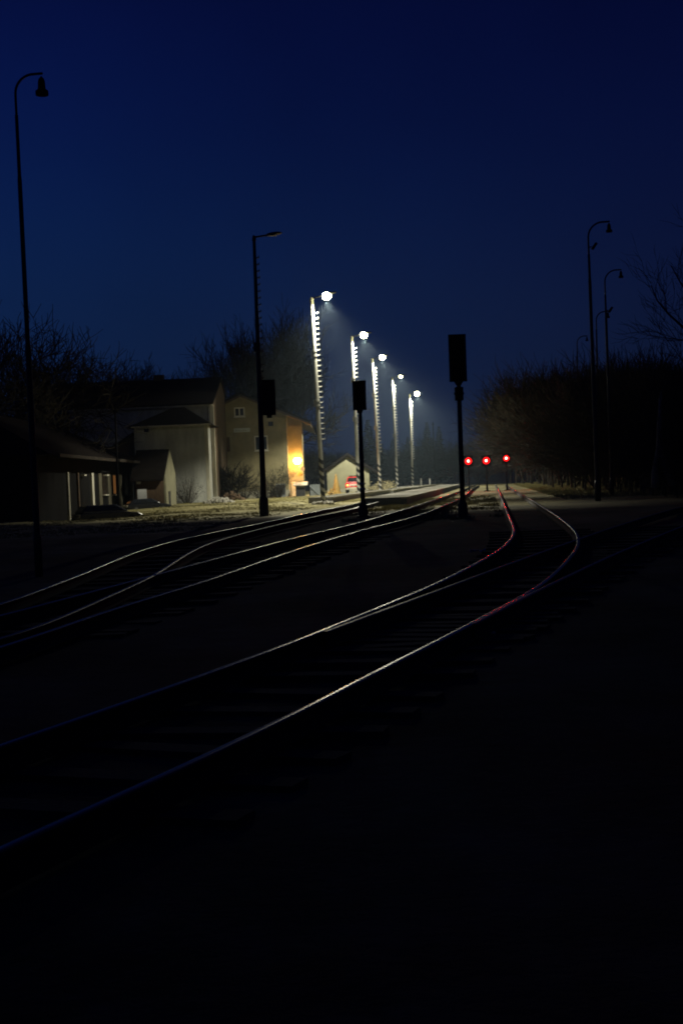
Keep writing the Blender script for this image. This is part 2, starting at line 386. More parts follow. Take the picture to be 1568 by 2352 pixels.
def platform_lamp(base_px, top_px, d, label, lit=True, group=None, ls=1.0, power=1.0, cutx=1.0):
    b = at(*base_px, d); t = at(*top_px, d)
    g = terr(b.x, b.y)+(.3 if lit else -.02)
    v = (t-b).normalized(); b = b+v*((g-b.z)/v.z)
    q, H = up_to(b, t)
    if lit: q = q @ Euler((0,0,R_(-28))).to_quaternion()
    root = thing('platform_lamp' if lit else 'lamp_mast', b, label, 'lamp post', group, rot=q)
    mm = M['concrete'] if lit else M['dark_steel']
    mb = MB(); r0, r1 = (.135, .108) if lit else (.125, .065)
    nseg = 14; mb.tube([(0,0,-.5)]+[(0,0,H*i/nseg) for i in range(nseg+1)], [r0]+[r0+(r1-r0)*i/nseg for i in range(nseg+1)], 14)
    mb.build('mast', M['banded'] if lit else mm, root, smooth=True)
    mb = MB(); mb.lathe([(r1+.005,-.02),(r1+.02,.0),(r1+.01,.10),(r1*.55,.19),(.02,.21)], (0,0,H-.02), 14); mb.build('mast_cap', mm, root, True)
    for fr in ((.47, .72) if lit else (.6,)):
        mb = MB(); r = r0+(r1-r0)*fr
        mb.tube([(0,0,H*fr-.05),(0,0,H*fr+.05)], r+.03, 14); mb.tube([(0,0,H*fr+.22),(0,0,H*fr+.30)], r+.025, 14); mb.box(-r-.09,-r+.03,-.07,.07,H*fr-.06,H*fr+.32)
        mb.build('clamp_band', mm, root)
    n = 25 if lit else 22
    for i in range(n):
        z = H*(.935 - .027*i*(.98 if lit else .9)); o = bpy.data.objects.new('climbing_rung', RUNG if lit else RUNGD); COL.objects.link(o); o.parent = root
        ra = r0+(r1-r0)*z/H; qa = R_(28) if lit else 0; o.location = (ra*math.cos(qa), ra*math.sin(qa), z); o.rotation_euler = (0,0,qa)
    k = 1.0
    mb = MB(); mb.tube([(-.06,0,H+.10),(.75,0,H+.19)], .038, 8); mb.tube([(0,0,H-.05),(0,0,H+.16)], .06, 10); mb.build('arm', M['dark_steel'], root, True)
    hx0, hx1 = (.62, 1.62) if lit else (.5, 1.12)
    mb = MB(); zz = lambda x: H+.11+.11*x
    xs_ = [hx0+(hx1-hx0)*i/6 for i in range(7)]; ws = [.05,.11,.15,.16,.16,.14,.07]; th = [.05,.075,.08,.08,.075,.06,.03]
    prof = []
    vs = []; fs = []
    for x, w, h in zip(xs_, ws, th):
        vs += [(x,-w,zz(x)-h*.3),(x,-w*.6,zz(x)+h),(x,w*.6,zz(x)+h),(x,w,zz(x)-h*.3)]
    fs = [(0,1,2,3),(24,27,26,25)]+[(i*4+j,(i+1)*4+j,(i+1)*4+(j+1)%4,i*4+(j+1)%4) for i in range(6) for j in range(4)]
    mb.add(vs, fs); head = mb.build('lamp_head', M['dark_steel'], root)
    cx = (hx0+hx1)/2-.12
    if lit:
        mb = MB(); mb.lathe([(.02*ls,-.29*ls),(.13*ls,-.26*ls),(.215*ls,-.19*ls),(.25*ls,-.08*ls),(.245*ls,.03*ls),(.18*ls,.12*ls)], (cx,0,zz(cx)-.02), 20, 1.02, .98)
        mb.build('lens', M['led'], head, True)
        spot('lamp_light', root, (cx, 0, zz(cx)-.30*ls-.06), LEDP*power, 172, .08, (1, .965, .76), .05).rotation_euler = (q.inverted() @ Euler((0, R_(-5), 0)).to_quaternion()).to_euler()
        batwing([c for c in root.children if c.type == 'LIGHT'][0].data, cutx)
    else:
        mb = MB(); mb.box(cx-.2, cx+.2, -.12, .12, zz(cx)-.05, zz(cx)-.03); mb.build('lens', M['glass'], head)
        mb = MB(); mb.lathe([(.19,-.3),(.19,.62),(.17,.70),(.14,.74)], (0,0,0), 12); mb.box(-.15,.15,-.21,-.15,.1,.55); mb.build('base_sleeve', M['dark_steel'], root)
    return root
LEDP = 7500
LG = 'lit lamp masts along the platform'
platform_lamp((742,1147),(715.5,690), 82, 'tallest and nearest lit lamp mast, foot striped, beside the orange wall lamp', True, LG, cutx=.03)
platform_lamp((824,1133),(807.5,777), 104, 'second tallest lit mast, half hidden behind the middle dark railway signal', True, LG, cutx=.25)
platform_lamp((873,1121),(854.5,827), 125, 'lit lamp mast with pale shrubs at its striped foot', True, LG, cutx=.7)
platform_lamp((912.5,1123),(900,870), 147, 'lit lamp mast next to the smallest one, with a thin small lamp glow', True, LG, .62, .8)
platform_lamp((947.5,1119),(940,908), 172, 'smallest and farthest lit lamp mast in the platform row', True, LG, 1.2, 1.1)
mast = platform_lamp((607,1186),(583.5,551), 57, 'dark unlit lamp mast with a flat arm standing before the ochre station', False)

def curved_lamp(base, top_px, d, label, reach, rad, hr, drop, group=None, flood=None):
    """old steel street lamp: stepped pole, bent arm, bell shaped head"""
    t = at(*top_px, d); b = base; q, H = up_to(b, t)
    root = thing('street_lamp', b, label, 'street lamp', group, rot=q)
    bend = reach*.72; s = hr/.13
    z1, z2 = H*.46, H*.80; zt = H-bend
    mb = MB(); mb.tube([(0,0,-.5),(0,0,0),(0,0,z1-.12),(0,0,z1),(0,0,z2-.1),(0,0,z2),(0,0,zt-bend*1.1)], [rad*1.35,rad*1.32,rad*1.2,rad,rad*.92,rad*.75,rad*.7], 12); mb.build('pole', M['dark_steel'], root, True)
    mb = MB(); mb.lathe([(rad*1.7,-.1),(rad*1.7,.7),(rad*1.35,.85)], (0,0,0), 12); mb.build('pole_base', M['dark_steel'], root, True)
    pts = [(0,0,zt-bend*1.2)]+[(bend-bend*math.cos(a), 0, zt+bend*math.sin(a)) for a in [R_(9*i) for i in range(10)]]+[(reach,0,H+.004),(reach+.03*s,0,H)]
    mb = MB(); mb.tube(pts, rad*.52, 10); mb.build('curved_arm', M['dark_steel'], root, True)
    mb = MB(); mb.tube([(reach,0,H-.055*s),(reach,0,H-drop*.35)], .022*s, 8)
    mb.lathe([(hr*.15,0),(hr*.42,-.03*s),(hr*.55,-.10*s),(hr*.60,-.22*s),(hr*.62,-.24*s),(hr*.97,-.27*s),(hr,-.30*s),(hr*.98,-.36*s),(hr*.8,-.365*s)], (reach,0,H-.07*s), 18)
    mb.build('lamp_shade', M['black'], root, True)
    if flood:
        mb = MB(); z = H*flood; mb.tube([(0,0,z),(.12,0,z+.04)], .02, 6); mb.hull8([(.1,-.1,z-.04),(.2,-.1,z-.09),(.2,.1,z-.09),(.1,.1,z-.04)], [(.28,-.1,z+.20),(.36,-.1,z+.14),(.36,.1,z+.14),(.28,.1,z+.20)])
        mb.build('floodlight', M['black'], root)
    return root
def base_under(px, py, d):
    p = at(px, py, d); return Vector((p.x, p.y, terr(p.x, p.y)-.02))
curved_lamp(base_under(90,1310,27.5), (34,172), 27.5, 'big dark curved street lamp nearest the camera at the far left', .51, .047, .125, .47)
G2 = 'unlit curved lamps beyond the right thicket'
curved_lamp(base_under(1372,1140,58), (1348.5,511), 58, 'tallest dark curved lamp on the right, with a small floodlight below its bend', .86, .072, .13, .4, G2, .91)
curved_lamp(base_under(1405,1140,70), (1387,621), 70, 'right dark curved lamp second in height, rightmost of the row', .80, .068, .12, .3, G2, .82)
curved_lamp(base_under(1376,1140,88), (1368,716), 88, 'faint curved lamp glimpsed between the two taller right lamps', .72, .07, .12, .3, G2)
curved_lamp(base_under(1330,1135,112), (1324,772), 112, 'lowest faint curved lamp left of the tallest right lamp, above the thicket', .78, .075, .12, .3, G2)

# ------------------------------------------------------------------ railway signals
def signal_head(mb_parent, c, w, h, face, aspects, lit=None, dp=.16):
    """c: bottom centre; face -1 looks at the camera"""
    x, y, z = c
    mb = MB(); mb.box(x-w/2, x+w/2, y-dp/2, y+dp/2, z, z+h); hd = bevel(mb.build('signal_head', M['black'], mb_parent), .035)
    mb = MB(); mb.box(x-w/2-.03, x+w/2+.03, y+face*dp/2-.012, y+face*dp/2+.012, z-.04, z+h+.04); bp = mb.build('back_board', M['black'], hd)
    for i in range(aspects):
        zc = z+h*(1-(i+.5)/aspects); yf = y+face*(dp/2+.014); mb = MB(); pts = []
        n = 12; R = min(w*(.46 if lit is not None else .30), h/aspects*.44)
        ring = [(x+R*math.cos(a), zc+R*math.sin(a)) for a in [R_(-20+220*k/n) for k in range(n+1)]]
        ring2 = [(x+R*.92*math.cos(a), zc+R*.92*math.sin(a)) for a in [R_(-20+220*k/n) for k in range(n+1)]]
        vs = [(p[0], yf, p[1]) for p in ring]+[(p[0], yf+face*.26, p[1]-.02) for p in ring]+[(p[0], yf, p[1]) for p in ring2]+[(p[0], yf+face*.26, p[1]-.02) for p in ring2]
        m = n+1; fs = []
        for k in range(n): fs += [(k,k+1,m+k+1,m+k),(2*m+k+1,2*m+k,3*m+k,3*m+k+1),(m+k,m+k+1,3*m+k+1,3*m+k)]
        mb.add(vs, fs); mb.build('lamp_hood', M['black'], hd)
        k_ = .2 if lit == i else 1; mb = MB(); mb.lathe([(R*.88,-.012),(R*.88,.012),(R*.5,.012+.023*k_),(.01,.012+.033*k_)], (0,0,0), 16)
        vv = [(x+a, yf+face*cc, zc+b) for a, b, cc in mb.v]; mb.v = vv
        le = mb.build('lens', M['redrim'] if lit == i else M['glass'], hd, True)
        if lit == i:
            mb = MB(); mb.lathe([(.09,.0),(.09,.004),(.05,.008),(.01,.009)], (0,0,0), 14); mb.v = [(x+a, yf+face*(cc+.02), zc+b) for a, b, cc in mb.v]
            mb.build('bulb', M['redlamp'], le, True)
    return hd
def signal(base_px, top_px, d, label, wpx, hpx, group=None, face=1, aspects=3, lit=None, box=None, sleeve=True):
    b = at(*base_px, d); t = at(*top_px, d); b = b+(t-b).normalized()*((terr(b.x,b.y)-.02-b.z)/(t-b).normalized().z)
    q, H = up_to(b, t); s = d/FPX; w, h = wpx*s, hpx*s
    root = thing('railway_signal', b, label, 'railway signal', group, rot=q)
    mb = MB(); mb.tube([(0,0,-.4),(0,0,H-h+.02)], [.085,.07] if lit is None else [.05,.045], 12); mb.build('post', M['dark_steel' if lit is None else 'black'], root, True)
    k_ = 1 if lit is None else .55
    mb = MB(); mb.lathe([(.17*k_,-.4),(.16*k_,.25),(.14*k_,.42),(.09*k_,.56)], (0,0,0), 12); mb.box(-.22,.22,-.22,.22,-.4,.06); mb.build('post_base', M['dark_steel' if lit is None else 'black'], root)
    signal_head(root, (-.0, 0, H-h), w, h, face, aspects, lit)
    mb = MB(); mb.hull8([(-.07,-.07,H-h-.16),(.07,-.07,H-h-.16),(.07,.07,H-h-.16),(-.07,.07,H-h-.16)], [(-w*.28,-.07,H-h-.045),(w*.28,-.07,H-h-.045),(w*.28,.07,H-h-.045),(-w*.28,.07,H-h-.045)]); mb.build('head_bracket', M['black'], root)
    if box:
        mb = MB(); mb.box(-.13,.13,-.13,.13,H-h-box-.34,H-h-box+.08); mb.tube([(-.16,0,H-h-box-.12),(.16,0,H-h-box-.12)], .04, 8); bevel(mb.build('junction_box', M['black'], root), .03)
    return root
SG = 'dark railway signals seen from behind'
signal((1063,1186),(1049,770), 45, 'tall black railway signal standing beside the bending right track', 36, 103, SG, 1, 4, None, .3)
ms = signal((834,1177),(824,876), 49.5, 'shorter black signal on a thin post in front of the red car', 27, 63, SG, 1, 3)
mb = MB(); 
for z in (.98, 1.16): mb.lathe([(.09,-.03),(.125,0),(.09,.03)], (0,0,z), 12)
mb.build('reflective_band', M['white_trim'], ms)
# the third head hangs on the unlit mast
b = at(618.5,951,56.7); root = thing('railway_signal', b, 'black signal head hung on the side of the unlit mast', 'railway signal', SG, rot=up_to(at(607,1186,57), at(583.5,551,57))[0])
signal_head(root, (0,0,0), .47, 1.33, 1, 3)
mb = MB(); mb.box(-.36,-.2,-.04,.04,.2,.28); mb.box(-.36,-.2,-.04,.04,1.0,1.08); mb.box(-.10,.10,-.06,.06,-.16,-.03); mb.build('head_bracket', M['black'], root)
RG = 'red signals at the far end of the tracks'
for (x, y), lab in zip(((1074,1059),(1115,1058),(1161,1054)), ('leftmost glowing red signal light, beside the tall black signal post', 'middle glowing red signal light above the end of the tracks', 'rightmost glowing red signal light, against the dark thicket')):
    signal((x+3,1119),(x,y-11), 112, lab, 17 if x > 1150 else 20, 19 if x > 1150 else 22, RG, -1, 1, 0)

# ------------------------------------------------------------------ buildings
def window(parent, wall, x0, x1, z0, z1, axis='y', pos=0, face=-1, nm=1, frame='white_trim', pane='glass', sill=True, t=.09, nh=0):
    """window on a wall plane; axis 'y': plane y=pos spans x; axis 'x': plane x=pos spans y"""
    def bx(mb, a0, a1, b0, b1, c0, c1):
        p0, p1 = sorted((pos+face*a0, pos+face*a1))
        if axis == 'y': mb.box(b0, b1, p0, p1, c0, c1)
        else: mb.box(p0, p1, b0, b1, c0, c1)
    mb = MB(); bx(mb,-.1,.05,x0-t,x0,z0-t,z1+t); bx(mb,-.1,.05,x1,x1+t,z0-t,z1+t); bx(mb,-.1,.05,x0,x1,z1,z1+t); bx(mb,-.1,.05,x0,x1,z0-t,z0)
    for i in range(nm):
        c = x0+(x1-x0)*(i+1)/(nm+1); bx(mb,-.1,.045,c-t*.45,c+t*.45,z0,z1)
    for i in range(nh):
        c = z0+(z1-z0)*(i+1)/(nh+1); bx(mb,-.1,.04,x0,x1,c-t*.3,c+t*.3)
    w = mb.build('window', M[frame], parent)
    mb = MB(); bx(mb,-.09,.012,x0,x1,z0,z1); mb.build('pane', M[pane], w)
    if sill:
        mb = MB(); bx(mb,-.08,.16,x0-t-.05,x1+t+.05,z0-t-.06,z0-t-.004); mb.build('sill', M['white_trim'], w)
    return w
def xz(px, py, d): p = at(px, py, d); return p.x, p.z

# --- ochre station building
D = 118
sx1, _ = xz(665,1145,D); sxp, szp = xz(552,903,D-.6); _, szc = xz(580,962,D); gz = .3
sxl = 2*sxp-sx1-.3
S = thing('station_building', (sxp, D, gz), 'ochre station building with a gabled end and a name sign', 'building', world=True)
szr = xz(640,940,D-.6)[1]; slope = (szp-xz(712,967,D-.6)[1])/(xz(712,967,D-.6)[0]-sxp)
roofz = lambda x: szp-slope*abs(x-sxp)
mb = MB(); mb.extrude_y([(sxl,gz),(sx1,gz),(sx1,roofz(sx1)-.14),(sxp,szp-.14),(sxl,roofz(sxl)-.14)], D, D+28); mb.build('wall', M['ochre'], S)
s2x, _ = xz(697,1100,D+2.5)
mb = MB(); mb.extrude_y([(sx1+.002,gz),(s2x,gz),(s2x,roofz(s2x)-.14),(sx1+.002,roofz(sx1)-.141)], D+2.5, D+7); mb.build('side_wing', M['ochre'], S)
xr = xz(712,967,D-.6)[0]; xl = 2*sxp-xr
mb = MB(); mb.extrude_y([(xl,roofz(xl)-.13),(sxp,szp-.13),(xr,roofz(xr)-.13),(xr+.03,roofz(xr)),(sxp,szp+.06),(xl-.03,roofz(xl))], D-.9, D+29); rf = mb.build('roof', M['roof'], S)
for sgn in (1, -1):
    x_ = xr if sgn > 0 else xl
    mb = MB(); mb.extrude_y([(sxp, szp-.14),(x_, roofz(x_)-.14),(x_, roofz(x_)-.30),(sxp, szp-.32)], D-.88, D-.80); mb.build('barge_board', M['roof_brown'], rf)
mb = MB(); mb.extrude_y([(sx1+.1,roofz(sx1+.1)-.15),(xr-.02,roofz(xr-.02)-.15),(xr-.02,roofz(xr)-.24),(sx1+.1,roofz(sx1)-.30)], D-.78, D+26); mb.build('eave_boards', M['roof_brown'], rf)
for k in range(7):
    yy = D+.3+k*2.1; mb = MB(); mb.hull8([(sx1+.02,yy-.08,roofz(sx1)-1.15),(sx1+.12,yy-.08,roofz(sx1)-1.15),(sx1+.12,yy+.08,roofz(sx1)-1.15),(sx1+.02,yy+.08,roofz(sx1)-1.15)], [(xr-.35,yy-.08,roofz(xr)-.30),(xr-.2,yy-.08,roofz(xr)-.30),(xr-.2,yy+.08,roofz(xr)-.30),(xr-.35,yy+.08,roofz(xr)-.30)]); mb.build('eave_bracket', M['roof_brown'], S)
mb = MB(); mb.box(sxl+.02, sx1+.06, D-.10, D-.004, szc-.09, szc+.09); mb.box(sxl+.02, sx1+.03, D-.06, D-.004, szc-.30, szc-.09); mb.build('cornice', M['ochre'], S)
mb = MB(); mb.box(sxl+.02, sx1+.05, D-.07, D-.004, gz, gz+.9); mb.build('plinth', M['trim_dirty'], S)
x0, z0 = xz(541,955,D); x1, z1 = xz(559,938,D); window(S, None, x0, x1, z0, z1, 'y', D, -1, 1, t=.10)
x0, z0 = xz(616,979,D); x1, z1 = xz(627,963.5,D); window(S, None, x0, x1, z0, z1-.12, 'y', D, -1, 0, frame='ochre', sill=False, t=.06)
x0, z0 = xz(588,1033,D); x1, z1 = xz(612,1003,D); window(S, None, x0, x1, z0, z1, 'y', D, -1, 1, t=.1)
x0, z0 = xz(511,1036,D); x1, z1 = xz(526,1006,D); window(S, None, x0, x1, z0, z1, 'y', D, -1, 1, frame='roof_brown', pane='wood', sill=False, t=.06)
x0, z0 = xz(537.5,994,D); x1, z1 = xz(574,984,D)
mb = MB(); mb.box(x0, x1, D-.07, D-.004, z0+.02, z1+.05); sg = mb.build('name_sign', M['sign'], S)
mb = MB(); cx = x0+.16
for wd, hh in ((.09,.2),(.05,.12),(.07,.13),(.05,.12),(.08,.12),(.06,.19),(.05,.12),(.08,.12)):
    zb = (z0+z1)/2-.06; mb.box(cx, cx+wd*.45, D-.08, D-.071, zb, zb+hh*.85); mb.box(cx+wd*.45, cx+wd, D-.08, D-.071, zb+hh*.3, zb+hh*.55); cx += wd+.055
mb.build('worn_lettering', M['ink'], sg)
# door of the orange lit wing
x0, z0 = xz(671,1141,D+2.5); x1, z1 = xz(680,1116,D+2.5)
mb = MB(); mb.box(x0, x1, D+2.42, D+2.496, gz+.1, z1+.35); mb.build('door', M['cream'], S)
for px in (505.5,):
    pass
# wall lamp and its globe
p = at(683,1061,D+1.9)
WL = thing('wall_lamp', p+Vector((0,.55,.1)), 'blazing orange wall lamp on the station wing', 'wall lamp')
mb = MB(); mb.tube([(0,.02,.0),(0,-.3,.16),(0,-.52,.12)], .03, 8); mb.box(-.08,.08,-.01,.045,-.12,.14); mb.build('bracket', M['dark_steel'], WL)
mb = MB(); mb.lathe([(.06,.26),(.16,.22),(.18,.18)], (0,-.55,.08), 14); mb.build('cover', M['dark_steel'], WL, True)
mb = MB(); mb.lathe([(.02,-.36),(.18,-.31),(.29,-.18),(.33,-.03),(.28,.12),(.16,.19)], (0,-.55,.06), 16); mb.build('lamp_glass', M['sodium'], WL, True)
def point(name, parent, loc, power, col, rad):
    l = bpy.data.lights.new(name, 'POINT'); l.energy = power; l.color = col; l.shadow_soft_size = rad
    o = bpy.data.objects.new(name, l); COL.objects.link(o); o.parent = parent; o.location = loc; return o
point('lamp_light', WL, (0,-.80,-.42), 120, (1, .40, .065), .10)
p = at(694.5,1077,D+1.7); GL = thing('globe_lamp', p, 'small dim round globe just below right of the orange wall lamp', 'globe lamp')
mb = MB(); mb.lathe([(.03,-.19),(.12,-.15),(.185,-.04),(.185,.05),(.12,.155),(.03,.19)], (0,0,0), 14); mb.build('globe', M['globe'], GL, True)
mb = MB(); mb.tube([(0,.02,.17),(0,.3,.24),(0,.75,.22)], .02, 6); mb.build('bracket', M['dark_steel'], GL)
# kiosk under the lamp: a dark counter box with a broad flat roof
kx0, kz0 = xz(680,1140,D-1.2); kx1, kz1 = xz(700,1115,D-1.2)
K = thing('ticket_shelter', ((kx0+kx1)/2, D-1, gz), 'small dark booth with a brightly lit flat roof under the orange lamp', 'shelter', world=True)
mb = MB(); mb.box(kx0, kx1, D-1.6, D-.1, gz, kz1); mb.build('body', M['plastic'], K)
rx0 = xz(674,1110,D-1.2)[0]; rx1 = xz(706,1110,D-1.2)[0]
mb = MB(); mb.hull8([(rx0,D-2.0,kz1+.004),(rx1,D-2.0,kz1+.004),(rx1,D+.3,kz1+.26),(rx0,D+.3,kz1+.26)], [(rx0,D-2.0,kz1+.05),(rx1,D-2.0,kz1+.05),(rx1,D+.3,kz1+.31),(rx0,D+.3,kz1+.31)]); mb.build('roof', M['white_trim'], K)
mb = MB(); mb.box(kx0-.05, kx1+.0, D-1.72, D-1.605, kz0+.75, kz0+.82); mb.build('counter', M['trim_dirty'], K)

# --- long grey building A, behind
DA = 105
ax1 = xz(492,1040,DA)[0]; ax0 = ax1-10.5; aze = xz(488,921,DA)[1]; yr = DA+8.2; azr = xz(510,866,yr)[1]; yb = DA+12.2
A = thing('long_house', (ax1-5, DA, gz), 'long two storey grey house with a high dark roof', 'building', world=True)
mb = MB(); mb.extrude_x([(DA,gz),(yb,gz),(yb,azr-(azr-aze)*(yb-yr)/(yr-DA)-.2),(yr,azr-.2),(DA,aze-.14)], ax0, ax1-.15); mb.build('wall', M['grey_wall'], A)
mb = MB(); mb.extrude_x([(DA+.02,gz),(yb,gz),(yb,azr-(azr-aze)*(yb-yr)/(yr-DA)-.2),(yr,azr-.2),(DA+.02,aze-.14)], ax1-.149, ax1); mb.build('gable_wall', M['roof_brown'], A)
mb = MB(); k = (azr-aze)/(yr-DA); mb.extrude_x([(DA-.5,aze-k*.5),(yr,azr),(yb+.4,azr-k*(yb+.4-yr)),(yb+.4,azr-k*(yb+.4-yr)-.12),(yr,azr-.17),(DA-.5,aze-k*.5-.12)], ax0-4, ax1+.12); ro = mb.build('roof', M['roof'], A)
mb = MB(); cxx = xz(365,870,yr)[0]; mb.box(cxx-.4, cxx+.4, yr-.4, yr+.4, azr-.4, azr+.35); mb.build('chimney', M['roof_brown'], ro)
mb = MB(); mb.extrude_x([(DA-.45,aze-k*.45-.13),(DA-.02,aze-.14),(DA-.02,aze-.28),(DA-.45,aze-k*.45-.25)], ax0, ax1+.05); mb.build('eave_board', M['trim_dirty'], A)
mb = MB(); mb.box(ax1-.16, ax1+.10, DA-.12, DA+.22, gz, aze-.3); mb.build('corner_pilaster', M['trim_dirty'], A)
mb = MB(); mb.tube([(ax1-.26,DA-.35,aze-.42),(ax1-.26,DA-.16,aze-.9),(ax1-.26,DA-.16,gz)], .055, 8); mb.build('drainpipe', M['steel'], A)
# --- hip roofed grey house B in front
DB = 99
bx1 = xz(480,1060,DB)[0]; bx0 = xz(311,1060,DB)[0]; bze = xz(400,979,DB)[1]
B = thing('hipped_house', ((bx0+bx1)/2, DB, gz), 'grey plastered house with a low hipped dark roof', 'building', world=True)
mb = MB(); mb.box(bx0, bx1, DB, DB+2.1, gz, bze-.02); mb.build('wall', M['grey_wall'], B)
mb = MB(); mb.box(bx0, bx1-.9, DB+2.102, DB+5.6, gz, bze-.02); mb.build('rear_wall', M['wood'], B)
rxl = xz(289,985,DB-.5)[0]; rxr = xz(486,976,DB-.5)[0]; pa, pz = xz(398,936,DB+2.6); pb = pa+.8
vs = [(rxl,DB-.5,bze),(rxr,DB-.5,bze),(rxr,DB+5.7,bze),(rxl,DB+5.7,bze),(pa,DB+2.6,pz),(pb,DB+2.6,pz)]
mb = MB(); mb.add(vs, [(0,1,5,4),(1,2,5),(2,3,4,5),(3,0,4),(0,3,2,1)]); mb.build('roof', M['roof'], B)
mb = MB(); mb.box(bx0-.1, rxr-.05, DB-.56, DB-.505, bze-.03, bze+.07); mb.build('gutter', M['trim_dirty'], B)
mb = MB(); mb.box(bx1-.22, bx1+.03, DB-.06, DB+.02, gz, bze-.02); mb.build('corner_pilaster', M['trim_dirty'], B)
x0, z0 = xz(331,993,DB); x1, z1 = xz(342,984,DB); window(B, None, x0, x1, z0, z1, 'y', DB, -1, 0, frame='grey_wall', sill=False, t=.05)
# lean-to left of B
lx0 = xz(240,1040,DB)[0]
Cc = thing('lean_to_shed', (lx0+1, DB, gz), 'dark sloping lean-to against the left end of the hipped house', 'shed', world=True)
zl = xz(268,1003,DB)[1]; zh = xz(312,982,DB)[1]-.25; zl0 = zl-1.0
mb = MB(); mb.extrude_y([(lx0+.2,gz),(bx0-.01,gz),(bx0-.01,zh-.15),(lx0+.2,zl0-.1)], DB+.6, DB+5); mb.build('wall', M['wood'], Cc)
mb = MB(); mb.extrude_y([(lx0,zl0-.1),(bx0-.02,zh-.14),(bx0-.02,zh),(lx0,zl0)], DB+.1, DB+5.2); mb.build('roof', M['roof'], Cc)
# --- small shed D with the pale gable
DD = 91
dx0 = xz(312,1110,DD)[0]; dx1 = xz(381,1110,DD)[0]; dze = xz(380,1090,DD)[1]; dyr = DD+3.0; dzr = xz(388,1031,dyr)[1]; dyb = DD+5.6
Dn = thing('small_shed', ((dx0+dx1)/2, DD, gz), 'small brown boarded shed with a pale pointed gable side', 'shed', world=True)
mb = MB(); kk = (dzr-dze)/(dyr-DD)
mb.extrude_x([(DD,gz),(dyb,gz),(dyb,dzr-kk*(dyb-dyr)-.12),(dyr,dzr-.12),(DD,dze-.1)], dx0, dx1-.12); mb.build('wall', M['wood'], Dn)
mb = MB(); mb.extrude_x([(DD-.02,gz),(dyb,gz),(dyb,dzr-kk*(dyb-dyr)-.12),(dyr,dzr-.12),(DD-.02,dze-.1)], dx1-.118, dx1); mb.build('gable_wall', M['pale_wall'], Dn)
mb = MB(); mb.extrude_x([(DD-.5,dze-kk*.5),(dyr,dzr),(dyb+.3,dzr-kk*(dyb+.3-dyr)),(dyb+.3,dzr-kk*(dyb+.3-dyr)-.1),(dyr,dzr-.1),(DD-.5,dze-kk*.5-.1)], dx0-.3, dx1-.06); mb.build('roof', M['roof'], Dn)
def panel(name, px0, py0, px1, py1, d, m, parent, th=.05):
    x0, z0 = xz(px0, py1, d); x1, z1 = xz(px1, py0, d); mb = MB(); mb.box(x0, x1, d-th, d-.004, z0, z1); return mb.build(name, m, parent)
panel('notice_board', 317, 1122, 337, 1147, DD, M['paper'], Dn)
panel('fanlight', 307+7, 1101, 323, 1112, DD, M['paper'], Dn)
p0 = at(391,1140,DD+1.5)
mb = MB(); mb.box(dx1+.004, dx1+.04, DD+1.2, DD+2.1, gz, xz(391,1128,DD+1.5)[1]); mb.build('door', M['plastic'], Dn)
# --- low building E along the yard on the far left
ex = xz(150,1130,73)[0]; e0, e1, ey2 = 66.0, 97.0, 84.0
eze = 3.52
E = thing('yard_building', (ex-2, 80, gz), 'long low yard building at the left with pilasters and narrow windows', 'building', world=True)
exf = xz(303,1110,96)[0]
def ewx(y): return ex+(exf-ex)*(y-73)/23
mb = MB(); vs = []
for z in (gz-.3, eze):
    vs += [(ewx(e0),e0,z),(ewx(e1),e1,z),(ewx(e1)-8,e1,z),(ewx(e0)-8,e0,z)]
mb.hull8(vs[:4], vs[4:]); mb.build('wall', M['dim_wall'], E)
zr = xz(170,955,80)[1]
yh0 = 71; yh1 = 91; mid = -4
rv = [(ewx(e0)+.9,e0-.6,eze),(ewx(e1)+.9,e1+.6,eze),(ewx(e1)-8.9,e1+.6,eze),(ewx(e0)-8.9,e0-.6,eze),(ewx(yh0)+mid,yh0,zr),(ewx(yh1)+mid,yh1,zr)]
mb = MB(); mb.add(rv, [(0,1,5,4),(1,2,5),(2,3,4,5),(3,0,4),(0,3,2,1)]); rf = mb.build('roof', M['roof'], E)
for (a, b_, dx) in ((67, 84, .98), (84.3, 97.4, 1.08)):
    mb = MB(); mb.hull8([(ewx(a)+dx-.06,a,eze-.10),(ewx(a)+dx+.04,a,eze-.10),(ewx(b_)+dx+.04,b_,eze-.10),(ewx(b_)+dx-.06,b_,eze-.10)], [(ewx(a)+dx-.06,a,eze-.0),(ewx(a)+dx+.04,a,eze+.06),(ewx(b_)+dx+.04,b_,eze+.06),(ewx(b_)+dx-.06,b_,eze+.06)]); mb.build('gutter', M['wood_dark'], E)
def e_y(px):
    lo, hi = 66.0, 104.0
    for _ in range(40):
        m_ = (lo+hi)/2; q_ = at(px, 1120, m_)
        if q_.x < ewx(m_): hi = m_
        else: lo = m_
    return lo
ys_e = {px: e_y(px) for px in (155, 178, 211, 230, 240, 251, 262, 274, 290, 301)}
for px, w_, mt in ((155,.16,'trim_dirty'),(178,.13,'roof_brown'),(211,.30,'white_trim'),(230,.5,'lit_pale'),(251,.55,'lit_pale'),(275,.75,'lit_pale'),(301,.5,'lit_pale')):
    y = e_y(px); x = ewx(y); mb = MB(); mb.box(x-.1, x+(.10 if mt != 'lit_pale' else .05), y-w_, y+w_, gz-.2, eze-.75); mb.build('pilaster_and_lit_strip', M[mt], E)  # pilasters, plus paler strips that paint the lit stretch of wall between windows
for px, pn, hw in ((240,'glass',.55),(262,'curtain',.5),(290,'glass',.6)):
    y = e_y(px); zt_ = at(px, 1092, y).z; zb_ = at(px, 1134, y).z
    window(E, None, y-hw, y+hw, zb_, zt_, 'x', ewx(y)+.02, 1, 1, frame='roof_brown', pane=pn, t=.05)
